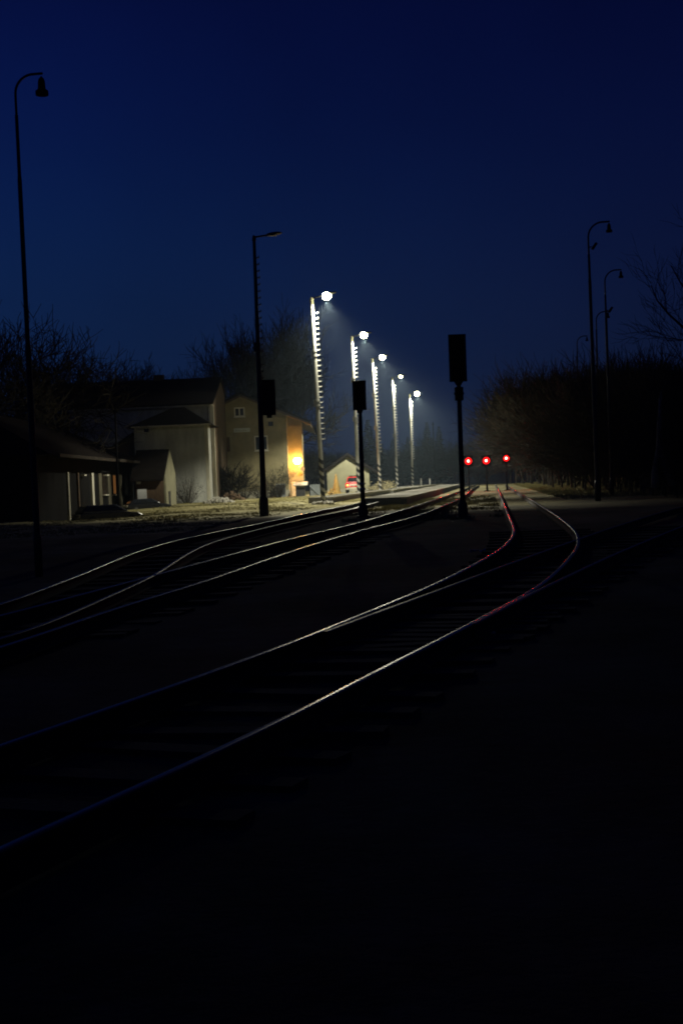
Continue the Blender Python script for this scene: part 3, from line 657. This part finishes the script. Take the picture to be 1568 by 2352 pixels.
for px in (189, 242):
    y = e_y(px); z_ = at(px, 1092, y).z; mb = MB(); mb.box(ewx(y)+.02, ewx(y)+.22, y-.35, y+.35, z_-.03, z_+.05); mb.build('highlight_ledge', M['white_trim'], E)  # added white ledges standing in for small lit highlights on the wall
# --- small pale gabled house F
DF = 140
fx0 = xz(751,1100,DF)[0]; fx1 = xz(848,1100,DF)[0]; fxp, fzp = xz(797,1040,DF); fze = xz(751,1074,DF)[1]
F = thing('garden_house', (fxp, DF, .4), 'small pale gabled house behind the red car', 'building', world=True)
fk = (fzp-fze)/(fxp-fx0); fr = lambda x: fzp-fk*abs(x-fxp)
mb = MB(); mb.extrude_y([(fx0,.3),(fx1,.3),(fx1,fr(fx1)-.32),(fxp,fzp-.32),(fx0,fr(fx0)-.32)], DF, DF+9); mb.build('wall', M['pale_wall'], F)
xa, xb = xz(742,1080,DF)[0], xz(871,1080,DF)[0]
mb = MB(); mb.extrude_y([(xa,fr(xa)-.3),(fxp,fzp-.3),(xb,fr(xb)-.3),(xb,fr(xb)),(fxp,fzp),(xa,fr(xa))], DF-.7, DF+9.5); mb.build('roof', M['roof'], F)
x0, z0 = xz(801,1104,DF); x1, z1 = xz(822,1092,DF); window(F, None, x0, x1, z0, z1, 'y', DF, -1, 1, frame='pale_wall', t=.06)
mb = MB(); mb.box(fx0, fx1+.04, DF-.05, DF-.004, .3, .95); mb.build('plinth', M['trim_dirty'], F)

# ------------------------------------------------------------------ cars
def car(root_name, loc, rz, L, W, H, paint, label, lit=False, group=None):
    t = thing(root_name, loc, label, 'car', group); t.rotation_euler = (0, 0, rz)
    # local: +x right, -y towards the rear, profile along y
    h, l = H, L/2
    lower = [(-l,.22*h),(-l-.02,.42*h),(-l+.05,.60*h),(-l+.25,.645*h),(l-1.15*L/4,.64*h),(l-.25,.56*h),(l,.44*h),(l,.2*h)]
    mb = MB(); mb.extrude_x(lower, -W/2, W/2); body = bevel(mb.build('body', paint, t), .06, 3)
    w2 = W/2-.08; w3 = W/2-.2
    yb0, yb1, yf1, yf0 = -l+.10, -l+.42, l*.16, l*.55
    lo = [(-w2,yb0,.64*h),(w2,yb0,.64*h),(w2,yf0,.64*h),(-w2,yf0,.64*h)]; hi = [(-w3,yb1,.985*h),(w3,yb1,.985*h),(w3,yf1,h),(-w3,yf1,h)]
    mb = MB(); mb.hull8(lo, hi); cab = bevel(mb.build('cabin', paint, t), .05, 2)
    def lerp(a, b, s): return tuple(p+(q-p)*s for p, q in zip(a, b))
    def quad(a, b, c, d, off, name):
        q = [lerp(lerp(a,b,u), lerp(d,c,u), v_) for u, v_ in ((.07,.14),(.93,.14),(.93,.86),(.07,.86))]
        n = (Vector(q[1])-Vector(q[0])).cross(Vector(q[3])-Vector(q[0])).normalized()*off
        mb = MB(); mb.hull8([Vector(p)-n*2 for p in q], [Vector(p)+n for p in q]); mb.build(name, M['glass'], cab)
    quad(lo[0], lo[1], hi[1], hi[0], .012, 'rear_window'); quad(lo[1], lo[2], hi[2], hi[1], .012, 'side_window')
    quad(lo[2], lo[3], hi[3], hi[2], .012, 'windscreen'); quad(lo[3], lo[0], hi[0], hi[3], .012, 'side_window')
    for sx in (-1, 1):
        for wy in (-l*.62, l*.62):
            mb = MB(); r = .21*h+.02; mb.tube([(sx*(W/2-.17),wy,r),(sx*(W/2+.012),wy,r)], r, 18); wh = mb.build('wheel', M['tyre'], t)
            mb = MB(); mb.tube([(sx*(W/2),wy,r),(sx*(W/2+.02),wy,r)], r*.6, 14); mb.build('rim', M['steel'], wh)
        xc = sx*(W/2-.2)
        mb = MB(); mb.box(xc-.15, xc+.15, -l-.055, -l+.06, .42*h, .56*h); tl = mb.build('tail_light', M['tail' if lit else 'trim_dirty'], t)
        if lit and sx < 0:
            mb = MB(); mb.box(xc-.07, xc+.07, -l-.075, -l-.056, .44*h, .54*h); mb.build('bulb', M['tail_hot'], tl)
        mb = MB(); mb.box(xc-.13, xc+.13, l-.08, l+.03, .38*h, .48*h); mb.build('headlight', M['glass'], t)
    mb = MB(); mb.box(-W/2+.04, W/2-.04, -l-.07, -l+.1, .22*h, .36*h); bevel(mb.build('bumper', M['trim_dirty'] if lit else M['plastic'], t), .03)
    mb = MB(); mb.box(-.26,.26,-l-.045,-l-.02,.44*h,.52*h); mb.build('number_plate', M['trim_dirty'], t)
    return t
q = at(815,1128,122)
car('parked_car', (q.x, 124, terr(q.x, 124)), R_(-3), 3.9, 1.42, 1.42, M['red'], 'red parked car with glowing tail lights before the pale gabled house', True)
q = at(250,1207,70); car('parked_car', (q.x-.35, 72, q.z), R_(-62), 3.3, 1.45, 1.02, M['carblack'], 'dark car parked in the yard, nearer the camera with pale rear corner', False)
q = at(334,1176,84); car('parked_car', (q.x, 85, q.z), R_(-70), 2.6, 1.3, .78, M['carblack'], 'low dark rounded car in front of the small boarded shed', False)

# ------------------------------------------------------------------ trees
class Grow:
    def __init__(s, seed): s.r = random.Random(seed); s.trunk = MB(); s.crown = MB()
    def branch(s, p, d, L, rad, lvl, P):
        r = s.r; k = P.get('seg', 3); pts = [p]; rr = [rad]; q = d.normalized()
        nd = 4 if lvl == 0 else k
        for i in range(nd):
            w = P['wig']*(1 if lvl else .35)
            q = (q+Vector((r.uniform(-w,w), r.uniform(-w,w), r.uniform(-w,w)+P['up']*(lvl > 0)))).normalized()
            pts.append(pts[-1]+q*(L/nd)); rr.append(rad*(1-(1-P['tap'])*(i+1)/nd))
        tgt = s.trunk if lvl <= P.get('tl', 1) else s.crown
        tgt.tube(pts, rr, 7 if lvl == 0 else (5 if lvl < 3 else 3), cap=False)
        if lvl >= P['levels']: return
        n = P['n'][min(lvl, len(P['n'])-1)]
        for i in range(n):
            f = r.uniform(P['from'] if lvl else P['from0'], 1.0) if i else 1.0
            x = f*nd; j = min(int(x), nd-1); b = pts[j].lerp(pts[j+1], x-j)
            ax = (pts[j+1]-pts[j]).normalized(); o = ax.orthogonal().normalized(); o.rotate(Matrix.Rotation(r.uniform(0, 2*math.pi), 3, ax))
            an = R_(r.uniform(*P['ang']))*(1 if i else .45)
            nd_ = ax*math.cos(an)+o*math.sin(an)
            s.branch(b, nd_, L*r.uniform(*P['len'])*(1.15-.35*(f if lvl == 0 else 0)), max(P['rmin'], rr[j]*r.uniform(.5,.68)), lvl+1, P)
    def build(s, name, label, loc, bark, twig, group=None):
        t = thing(name, loc, label, 'tree', group)
        s.trunk.build('trunk', bark, t, True); s.crown.build('crown', twig, t); return t
def tree_proto(seed, H, P, lean=(0,0,1)):
    g = Grow(seed); g.branch(Vector((0,0,-.3)), Vector(lean), H*P['tr'], H*P.get('r0',.022), 0, P); return g
OAK = dict(wig=.28, up=.07, tap=.55, levels=6, n=(6,4,4,3,3,3), ang=(24,62), len=(.56,.82), tr=.34, rmin=.024, from0=.6, **{'from': .35})
LIME = dict(wig=.2, up=.13, tap=.5, levels=6, n=(14,5,4,4,3,3), ang=(24,52), len=(.52,.74), tr=.42, rmin=.026, from0=.32, **{'from': .3})
BUSHY = dict(wig=.26, up=.10, tap=.5, levels=5, n=(9,5,4,4,4), ang=(18,52), len=(.55,.80), tr=.36, rmin=.018, r0=.014, from0=.03, **{'from': .2})
def fit(t, H, rot=0, wide=1.0):
    zm = max(p[2] for ch in t.children for p in (v.co for v in ch.data.vertices)); k = H/zm
    t.scale = (k*wide, k*wide, k); t.rotation_euler = (0, 0, rot); return t
def put_tree(g, name, label, px, top, d, group=None, rot=0, wide=1.0, bark='bark', twig='twig'):
    p = at(px, 1130, d); z = terr(p.x, p.y); H = at(px, top, d).z-z
    return fit(g.build(name, label, Vector((p.x, p.y, z-.05)), M[bark], M[twig], group), H, rot, wide)
g1, g2, g3 = tree_proto(3, 14, OAK), tree_proto(11, 18, LIME), tree_proto(23, 13, OAK)
put_tree(g3, 'bare_tree', 'big bare tree at the far left edge, behind the nearest street lamp', 5, 672, 86, rot=.5, wide=1.15)
put_tree(g1, 'bare_tree', 'bare tree between the left street lamp and the long house roof', 140, 768, 112, rot=2.2, wide=1.25)
put_tree(tree_proto(31, 12, OAK), 'bare_tree', 'lower bare tree touching the left end of the long roof', 225, 800, 124, rot=4, wide=1.1)
put_tree(tree_proto(41, 12, LIME), 'bare_tree', 'round bare crown rising over the middle of the long dark roof', 378, 808, 135, rot=1, wide=1.05)
put_tree(tree_proto(53, 14, OAK), 'bare_tree', 'leaning bare tree with crooked limbs left of the unlit mast', 520, 752, 140, rot=3.4, wide=.95)
put_tree(g2, 'bare_tree', 'tallest round bare tree standing directly behind the unlit mast', 634, 688, 150, rot=.3, wide=.9)
# thicket along the right of the curving track
protos = [tree_proto(s_, 9, BUSHY) for s_ in (101, 202, 303)]
TG = 'bare bushy trees of the thicket right of the track'; TL = 'bare bushy tree of the dense dark thicket on the right'
prot = []
spots = []
r2 = random.Random(5)
# (px, top px, distance): silhouette row first, then fill behind and below
sil = [(1172,975,195),(1185,925,184),(1203,905,174),(1222,882,164),(1240,868,154),(1254,852,144),(1262,838,130),(1283,834,123),(1305,826,116),(1330,822,108),(1356,836,101),(1384,846,95),(1410,852,90),(1436,830,86),(1462,806,82),(1485,782,78),(1512,800,74),(1540,818,70),(1566,812,67)]
sil = [(px, tp-26, d) for px, tp, d in sil]
for px, tp, d in sil: spots.append((px, tp, d))
for px, tp, d in sil[1:]: spots.append((px+12, tp+14, d*1.06))
for px, tp, d in sil[2::2]: spots.append((px+22, tp+26, d*1.16))
for px, tp, d in ((1600,800,66),(1640,815,63),(1685,805,60),(1735,800,57),(1790,790,55),(1850,780,52)): spots.append((px, tp, d)); spots.append((px+20, tp+60, d*1.18))
for px, tp, d in sil[4:]: spots.append((px+8, tp+75+r2.uniform(-15,25), d*.9))
for px, tp, d in sil[8:]: spots.append((px+14, tp+150+r2.uniform(-20,30), d*.84))
for i, (px, tp, d) in enumerate(spots):
    k = i % 3
    if i < 3: t = put_tree(protos[k], 'thicket_tree', TL, px, tp, d, TG, r2.uniform(0,6), 1.0); prot.append(t)
    else:
        t = copy_tree(prot[k]); p = at(px, 1130, d); z = terr(p.x, p.y); t.location = (p.x, p.y, z-.05)
        base = protos[k]; zm = max(v[2] for v in base.crown.v); kk = (at(px, tp, d).z-z)/zm
        t.scale = (kk*r2.uniform(.95,1.25), kk*r2.uniform(.95,1.25), kk); t.rotation_euler = (0, 0, r2.uniform(0,6))
# two pale leaning birch stems in the thicket
p = at(1522,1095,58); BT = thing('birch_tree', Vector((p.x,p.y,terr(p.x,p.y))), 'pale forked birch stems glimmering low in the dark right thicket', 'tree', world=True)
mb = MB(); o0 = at(1508,1110,58); mb.tube([at(1503,1120,58),at(1504,1085,58),at(1507,1060,58),at(1512,1030,58),at(1513,980,58),at(1516,900,58)], [.17,.16,.13,.12,.1,.05], 10); mb.build('trunk', M['birch'], BT, True)
mb = MB(); mb.tube([at(1545,1115,58),at(1532,1085,58),at(1523,1055,58),at(1516,1036,58),at(1513,990,58.1)], [.17,.16,.15,.13,.08], 10); mb.build('trunk', M['birch'], BT, True)
mb = MB()
for k in range(26):
    a = at(1515, 1000-4*k, 58); q = r2.uniform(0,6.3); L = r2.uniform(.5,1.2); mb.tube([a, a+Vector((math.cos(q)*L*.5,math.sin(q)*L*.5,L*.5)), a+Vector((math.cos(q)*L,math.sin(q)*L,L*.7))], [.02,.014,.006], 4, False)
mb.build('crown', M['twig'], BT)
# tree just beyond the right edge of the frame, its limbs reaching in
d = 26; pb_ = at(1700,1150,d); NT = thing('bare_tree', Vector((pb_.x,pb_.y,terr(pb_.x,pb_.y))), 'bare tree at the right edge whose slanting branches reach into the sky', 'tree', world=True)
g = Grow(77); g.trunk.tube([Vector((pb_.x,pb_.y,-.2)), at(1692,1000,d), at(1672,900,d), at(1655,830,d)], [.15,.115,.09,.07], 8)
TW = dict(wig=.3, up=.06, tap=.45, levels=3, n=(5,4,3), ang=(18,48), len=(.45,.75), tr=.3, rmin=.004, from0=.3, tl=-1, **{'from': .3})
for pts, r_ in (([(1655,830),(1610,790),(1568,752),(1535,722),(1508,690),(1494,655)], .05), ([(1655,830),(1620,740),(1590,690),(1562,650),(1540,610)], .05), ([(1610,790),(1570,782),(1530,776),(1500,772)], .022), ([(1672,900),(1620,860),(1575,838),(1545,800)], .035), ([(1655,830),(1640,700),(1622,620),(1600,560)], .05), ([(1660,850),(1700,730),(1730,620),(1742,520)], .055), ([(1665,880),(1730,800),(1790,730),(1830,650)], .05)):
    P3 = [at(x, y, d) for x, y in pts]; n = len(P3); g.trunk.tube(P3, [r_*.7*(1-.75*i/(n-1)) for i in range(n)], 6)
    for i in range(1, n):
        for _ in range(2):
            b0 = P3[i-1].lerp(P3[i], r2.random()); dv = (P3[i]-P3[i-1]).normalized()
            g.branch(b0, (dv+Vector((r2.uniform(-.6,.6), r2.uniform(-.6,.6), r2.uniform(-.2,.8)))).normalized(), r2.uniform(.3,.65), .007, 1, TW)
g.trunk.build('trunk', M['bark'], NT, True); g.crown.build('crown', M['twig'], NT)
# far tree line beyond the platform
def conifer(seed):
    r = random.Random(seed); tr = MB(); cr = MB(); tr.tube([(0,0,-.3),(0,0,5),(0,0,11.6)], [.2,.13,.02], 6)
    z = 1.2
    while z < 11.6:
        R0 = (11.9-z)*.23+.12
        for k in range(9):
            q = r.uniform(0,6.28); R1_ = R0*r.uniform(.65,1.15); e = Vector((math.cos(q)*R1_, math.sin(q)*R1_, z-R1_*.32)); s_ = Vector((-math.sin(q),math.cos(q),0))*.16*R1_
            b = Vector((0,0,z)); m = b.lerp(e,.55)+Vector((0,0,.06))
            cr.add([b, m+s_*1.5, e, m-s_*1.5, m-Vector((0,0,.28))], [(0,1,4),(1,2,4),(2,3,4),(3,0,4),(0,3,2,1)])
        z += .34
    return tr, cr
tr, cr = conifer(9); CG = 'dark trees of the far line beyond the platform'
c0 = None
for i, (px, tp, d, w) in enumerate(((850,962,232,1.5),(872,985,236,1.3),(985,968,262,1.3),(1012,978,265,1.3),(940,1002,250,1.5),(905,1008,246,1.6))):
    p = at(px, 1110, d); z = terr(p.x, p.y); kk = (at(px,tp,d).z-z)/11.6
    if c0 is None:
        c0 = thing('conifer', (p.x,p.y,z), 'dark conifer in the misty far tree line beyond the lit masts', 'tree', CG); tr.build('trunk', M['bark'], c0); cr.build('crown', M['needle'], c0); t = c0
    else: t = copy_tree(c0); t.location = (p.x,p.y,z)
    t.scale = (kk*w, kk*w, kk); t.rotation_euler = (0,0,i*1.3)
for i, (px, tp, d) in enumerate(((715,1020,190),(735,1010,200),(890,1020,240),(925,1012,250),(962,990,255),(1040,1000,270),(1070,1015,262),(1095,1020,240),(780,1030,215),(760,1024,215),(1120,1025,262),(1062,1030,290),(1030,1028,290),(830,1028,250))):
    t = copy_tree(prot[i % 3]); t['label'] = 'small dim bare tree in the far line between station and red signals'; t['group'] = 'bare trees of the far line'; t.name = 'far_tree'
    p = at(px, 1110, d); z = terr(p.x, p.y); zm = max(v[2] for v in protos[i % 3].crown.v); kk = (at(px,tp,d).z-z)/zm
    t.location = (p.x,p.y,z-.05); t.scale = (kk*1.5,kk*1.5,kk); t.rotation_euler = (0,0,i)

# ------------------------------------------------------------------ shrubs and small things
def shrub(label, px, d, H, W, col='dry', n=260, seed=1, name='shrub', leaf=.09, sp=.5, group=None):
    p = at(px, 1130, d); z = terr(p.x, p.y); r = random.Random(seed); t = thing(name, (p.x,p.y,z), label, 'shrub', group)
    st = MB(); lv = MB()
    for k in range(n//8):
        q = r.uniform(0,6.28); R = W*.5*r.random()**.5; h = H*(1-.55*(2*R/W)**2)*r.uniform(.6,1.05); e = Vector((math.cos(q)*R, math.sin(q)*R, h)); b = e*.18; b.z = -.05
        st.tube([b, b.lerp(e,.5)+Vector((r.uniform(-.08,.08),r.uniform(-.08,.08),.08)), e], [.016,.011,.005], 3, False)
        for j in range(8):
            c = b.lerp(e, r.uniform(.35,1.02))+Vector((r.gauss(0,.1),r.gauss(0,.1),r.gauss(0,.08)))*W*.6; a = Vector((r.gauss(0,1),r.gauss(0,1),r.gauss(0,1))).normalized()*leaf; b2 = a.orthogonal().normalized()*leaf*sp
            lv.add([c-a, c+b2, c+a, c-b2], [(0,1,2,3)])
    st.build('stems', M['bark'], t); lv.build('foliage', M[col], t); return t
def cone_shrub(label, px, d, top, W, col):
    p = at(px, 1130, d); z = terr(p.x, p.y); H = at(px, top, d).z-z; r = random.Random(8); t = thing('thuja', (p.x,p.y,z), label, 'shrub')
    lv = MB()
    for k in range(900):
        u = r.random()**1.4; R = W*.5*(1-u)**.85*r.uniform(.55,1.05); q = r.uniform(0,6.28); c = Vector((math.cos(q)*R,math.sin(q)*R,.05+u*H)); a = Vector((math.cos(q)*.3,math.sin(q)*.3,1)).normalized()*.12; b2 = Vector((-math.sin(q),math.cos(q),0))*.05
        lv.add([c-a*.5, c+b2, c+a, c-b2], [(0,1,2,3)])
    lv.build('foliage', M[col], t); st = MB(); st.tube([(0,0,-.1),(0,0,H*.8)], [.05,.02], 6); st.build('stem', M['bark'], t); return t
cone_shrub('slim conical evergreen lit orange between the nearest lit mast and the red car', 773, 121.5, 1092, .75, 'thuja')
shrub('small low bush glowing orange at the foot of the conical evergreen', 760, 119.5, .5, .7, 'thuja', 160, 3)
shrub('pale dry shrub around the foot of the third lit mast', 882, 128, 1.35, 1.7, 'dry', 420, 4)
shrub('pale tangled shrub just right of the third mast foot', 868, 131, 1.0, 1.3, 'dry', 300, 5)
shrub('low pale dry shrub right of the red car', 851, 126, .9, 1.2, 'dry', 240, 6)
shrub('pale rounded shrub left of the fourth lit mast', 898, 146, 1.1, 1.3, 'dry', 260, 7)
shrub('dark bush against the station wall left of the unlit mast', 560, 113, 2.0, 2.8, 'twig', 360, 8, leaf=.05)
shrub('dark low bush beside the downpipe of the long house', 522, 111, 1.6, 1.8, 'twig', 300, 9, leaf=.05)
shrub('dark bush right of the unlit mast below the station wall', 640, 113, 1.3, 1.5, 'twig', 260, 10, leaf=.05)
shrub('tall dark brushwood leaning on the hipped house wall', 430, 97.6, 2.2, 2.6, 'twig', 360, 12, leaf=.05)
for i_, (px_, w_, h_) in enumerate(((515,2.2,1.7),(596,2.6,1.5),(618,2.4,2.0))): shrub(('dark bush at the left corner of the station wall','dark spreading bush just left of the unlit mast','taller dark bush directly right of the unlit mast')[i_], px_, 114.5, h_, w_, 'twig', 340, 40+i_, leaf=.06)
gt = tree_proto(61, 4, dict(OAK, levels=5, r0=.018, rmin=.007)); put_tree(gt, 'bare_tree', 'small bare tree before the station wall right of the unlit mast', 644, 1058, 112, rot=1, wide=1.3)
gt = tree_proto(67, 4, dict(BUSHY, levels=4)); put_tree(gt, 'bare_tree', 'small bare tree spreading before the station wall left of the unlit mast', 535, 1052, 111, rot=2, wide=1.4)
# heap of pale rubble and brush, left of the unlit mast
def heap(label, px0, px1, py, d, h, m, seed, name='rubble_heap'):
    a, b = at(px0,py,d), at(px1,py,d); c = (a+b)/2; z = terr(c.x,c.y); r = random.Random(seed); mb = MB(); w = (b-a).length
    for k in range(70):
        u = r.uniform(-.5,.5); x = u*w; hh = h*(1-4*u*u); y = r.uniform(-.5,.5); s_ = r.uniform(.05,.13); zz = max(0,hh*(1-abs(y))*r.random())
        E_ = Euler((r.uniform(0,3),r.uniform(0,3),r.uniform(0,3))).to_matrix()
        cs = [E_ @ Vector((i*s_*r.uniform(.7,1.2), j*s_*r.uniform(.6,1.1), k_*s_*.7))+Vector((x,y,zz)) for k_ in (-1,1) for i, j in ((-1,-1),(1,-1),(1,1),(-1,1))]
        mb.hull8(cs[:4], cs[4:])
    o = mb.build(name, m); o.location = (c.x,c.y,z); return tag(o, label, 'heap')
heap('pale rubble heap lying in the grass below the station corner', 470, 536, 1158, 92, .35, M['gravel'], 3)
heap('grey heap of boards and branches at the station wall foot', 505, 560, 1148, 105, .7, M['wood'], 4, 'brushwood_heap')
heap('white gravel pile around the nearest lit mast foot', 720, 764, 1153, 80, .08, M['gravel'], 5, 'gravel_pile')
# grey cabinet at the station wall
c0_, c1_ = at(634,1141,D-1), at(655,1111,D-1)
CB = thing('switch_cabinet', (c0_.x, D-1, gz), 'blue grey cabinet box against the station wall beside the orange light', 'cabinet', world=True)
mb = MB(); mb.box(c0_.x, c1_.x, D-1, D-.4, gz+.1, c1_.z); bevel(mb.build('body', M['blue_grey'], CB), .03)
mb = MB(); mid = (c0_.x+c1_.x)/2; mb.box(c0_.x+.05, mid-.02, D-1.03, D-1.003, c0_.z+.15, c1_.z-.06); mb.build('door', M['plastic'], CB)
mb = MB(); mb.box(mid+.02, c1_.x-.05, D-1.03, D-1.003, c0_.z+.15, c1_.z-.06); mb.build('door', M['plastic'], CB)
# braced gate panel between the station and the small house
g0, g1_ = at(712,1140,116), at(738,1112,116)
GT = thing('braced_gate', (g0.x,116,gz), 'grey gate panel with a diagonal brace behind the nearest lit mast', 'gate', world=True)
mb = MB()
for i in range(9): x = g0.x+(g1_.x-g0.x)*i/9; mb.box(x, x+(g1_.x-g0.x)/9-.015, 116, 116.03, g0.z-.3, g1_.z)
mb.build('boards', M['blue_grey'], GT)
mb = MB(); a = Vector((g0.x,115.95,g1_.z-.1)); b = Vector((g1_.x,115.95,g0.z-.2)); mb.tube([a,b], .06, 6); mb.build('brace', M['blue_grey'], GT)
for x in (g0.x, g1_.x): mb = MB(); mb.tube([(x,116.02,g0.z-.6),(x,116.02,g1_.z+.1)], .05, 8); mb.build('post', M['dark_steel'], GT)
# little marker posts at the far platform end
for px, d, lab in ((967,176,'small pale marker post just right of the smallest lit mast'),(987,186,'faint grey marker post beyond the smallest lit mast, second one')):
    b = at(px,1118,d); z = terr(b.x,b.y); mp = thing('marker_post', (b.x,b.y,z), lab, 'marker post')
    mb = MB(); mb.tube([(0,0,-.2),(0,0,1.05)], .09, 10); mb.build('post', M['concrete'], mp); mb = MB(); mb.lathe([(.1,0),(.1,.10),(.05,.16)], (0,0,1.05), 10); mb.build('cap', M['steel'], mp)
def pole(label, base, top, d, r, name='utility_pole'):
    b = at(*base, d); t = at(*top, d); z = terr(b.x,b.y); q, H = up_to(b, t); H += b.z-z; o = thing(name, (b.x,b.y,z-.1), label, 'pole', rot=q)
    mb = MB(); mb.tube([(0,0,0),(0,0,H)], [r,r*.7], 10); mb.build('shaft', M['black'], o, True); mb = MB(); mb.box(-.05-r,.05+r,-.05,.05,H-.35,H-.25); mb.build('crossarm', M['black'], o)
pole('thin dark pole in front of the yard building roof', (273,1180), (264.5,928), 78, .07)
pole('very faint thin pole in the mist right of the smallest lit mast', (1001,1116), (993,968), 205, .11)
# litter between the rails
b = ground(1097,1272); mb = MB(); r = random.Random(2)
cs = []
for i in range(7):
    for j in range(5): cs.append((-.15+.05*i, -.10+.05*j, .03+.07*r.random()))
mb.add(cs, [(i*5+j,(i+1)*5+j,(i+1)*5+j+1,i*5+j+1) for i in range(6) for j in range(4)]); o = mb.build('crumpled_paper', M['paper']); o.location = b
md = o.modifiers.new('t', 'SOLIDIFY'); md.thickness = .004
tag(o, 'small crumpled pale sheet lying on the dark ballast between the tracks', 'litter')
b = ground(1090,1458); mb = MB(); mb.box(-.22,.22,-.05,.05,-.02,.03); o = bevel(mb.build('wood_scrap', M['trim_dirty']), .01); o.location = b; o.rotation_euler = (0,0,.1)
tag(o, 'short dim scrap of board on the ballast right of the main track', 'litter')

# ------------------------------------------------------------------ dry grass
mb = MB(); r = random.Random(12)
def tuft(x, y, h, n=5):
    z = terr(x, y)-.03
    for k in range(n):
        q = r.uniform(0,6.28); w = r.uniform(.015,.03); bx_, by_ = x+r.gauss(0,.07), y+r.gauss(0,.07); lx, ly = math.cos(q)*h*.5*r.random(), math.sin(q)*h*.5*r.random(); s1, s2 = -math.sin(q)*w, math.cos(q)*w
        mb.add([(bx_-s1,by_-s2,z),(bx_+s1,by_+s2,z),(bx_+lx,by_+ly,z+h*r.uniform(.6,1.1))], [(0,1,2)])
cnt = 0
while cnt < 14000:
    y = 44+66*r.random()**1.1; x = r.uniform(-22, rail_x(y)-.9)
    dens = noise.noise(Vector((x*.35, y*.2, 0)))
    if dens < -.15+.3*r.random()-.2: continue
    if y > 98 and x < -6: continue
    tuft(x, y, r.uniform(.02,.06)*(1.5 if dens > .3 else 1)); cnt += 1
cnt = 0
while cnt < 11000:
    y = 66+114*r.random(); x = track_x(y)+1.6+r.random()**1.3*13
    tuft(x, y, r.uniform(.06,.18)); cnt += 1
cnt = 0
while cnt < 2600:
    y = 44+40*r.random(); x = r.uniform(edge_x(y)+3.4, track_x(y)-1.6)
    if noise.noise(Vector((x*.5,y*.3,4))) < .0: continue
    tuft(x, y, r.uniform(.05,.16), 4); cnt += 1
go = mb.build('grass', M['grass']); tag(go, 'short dry grass of the verges beside the tracks', 'grass', kind='stuff')

# ------------------------------------------------------------------ night mist
hz = MB(); hz.box(-600,600,-40,640,-2.0,60); h = hz.build('haze', bpy.data.materials.new('night_mist')); tag(h, kind='stuff')
m = h.data.materials[0]; m.use_nodes = True; nt = m.node_tree; nt.nodes.clear()
vo = nt.nodes.new('ShaderNodeVolumePrincipled'); vo.inputs['Density'].default_value = .00028; vo.inputs['Anisotropy'].default_value = .5; vo.inputs['Color'].default_value = (.62,.82,1,1)
oo = nt.nodes.new('ShaderNodeOutputMaterial'); nt.links.new(vo.outputs[0], oo.inputs['Volume'])
h.display_type = 'WIRE'

# ------------------------------------------------------------------ dusk sky
w = bpy.data.worlds.new('World'); scene.world = w; w.use_nodes = True; nt = w.node_tree; N = nt.nodes; L = nt.links
bg = N['Background']; tc = N.new('ShaderNodeTexCoord'); sp = N.new('ShaderNodeSeparateXYZ'); L.new(tc.outputs['Generated'], sp.inputs[0])
def ramp(stops):
    rp = N.new('ShaderNodeValToRGB'); e = rp.color_ramp.elements; rp.color_ramp.interpolation = 'B_SPLINE'
    while len(e) < len(stops): e.new(.5)
    for i, (p_, c_) in enumerate(stops): e[i].position = p_; e[i].color = (*c_, 1)
    L.new(sp.outputs['Z'], rp.inputs['Fac']); return rp
rl = ramp([(0,(.0060,.0150,.045)),(.08,(.0052,.0178,.064)),(.16,(.0034,.0155,.070)),(.24,(.0019,.0082,.062)),(.33,(.0014,.0042,.043)),(.5,(.0006,.0018,.024)),(1,(.0004,.001,.014))])
rr = ramp([(0,(.0052,.0098,.027)),(.08,(.0044,.0086,.032)),(.16,(.0030,.0060,.034)),(.24,(.0015,.0038,.031)),(.33,(.0010,.0026,.026)),(.5,(.0004,.0013,.015)),(1,(.0003,.0008,.010))])
dt = N.new('ShaderNodeVectorMath'); dt.operation = 'DOT_PRODUCT'; dt.inputs[1].default_value = (-1,.12,0); L.new(tc.outputs['Generated'], dt.inputs[0])
mr = N.new('ShaderNodeMapRange'); mr.interpolation_type = 'SMOOTHSTEP'; mr.inputs['From Min'].default_value = -.26; mr.inputs['From Max'].default_value = .42; L.new(dt.outputs['Value'], mr.inputs['Value'])
mx = N.new('ShaderNodeMix'); mx.data_type = 'RGBA'; L.new(mr.outputs['Result'], mx.inputs['Factor']); L.new(rr.outputs['Color'], mx.inputs[6]); L.new(rl.outputs['Color'], mx.inputs[7])
cn = N.new('ShaderNodeTexNoise'); cn.inputs['Scale'].default_value = 2.6; cn.inputs['Detail'].default_value = 5; L.new(tc.outputs['Generated'], cn.inputs['Vector'])
cm = N.new('ShaderNodeMapRange'); cm.inputs['To Min'].default_value = .84; cm.inputs['To Max'].default_value = 1.16; cm.inputs['From Min'].default_value = .3; cm.inputs['From Max'].default_value = .7; L.new(cn.outputs['Fac'], cm.inputs['Value'])
vm = N.new('ShaderNodeVectorMath'); vm.operation = 'SCALE'; L.new(mx.outputs[2], vm.inputs[0]); L.new(cm.outputs['Result'], vm.inputs['Scale'])
L.new(vm.outputs['Vector'], bg.inputs['Color']); bg.inputs['Strength'].default_value = 1.0

# ------------------------------------------------------------------ render
vs_ = scene.view_settings; vs_.view_transform = 'Standard'; vs_.look = 'None'; vs_.exposure = 0; vs_.gamma = 1
cy = scene.cycles; cy.volume_bounces = 0; cy.max_bounces = 4; cy.diffuse_bounces = 2; cy.glossy_bounces = 2; cy.filter_width = 1.9
cy.sample_clamp_indirect = 3; cy.caustics_reflective = False; cy.caustics_refractive = False
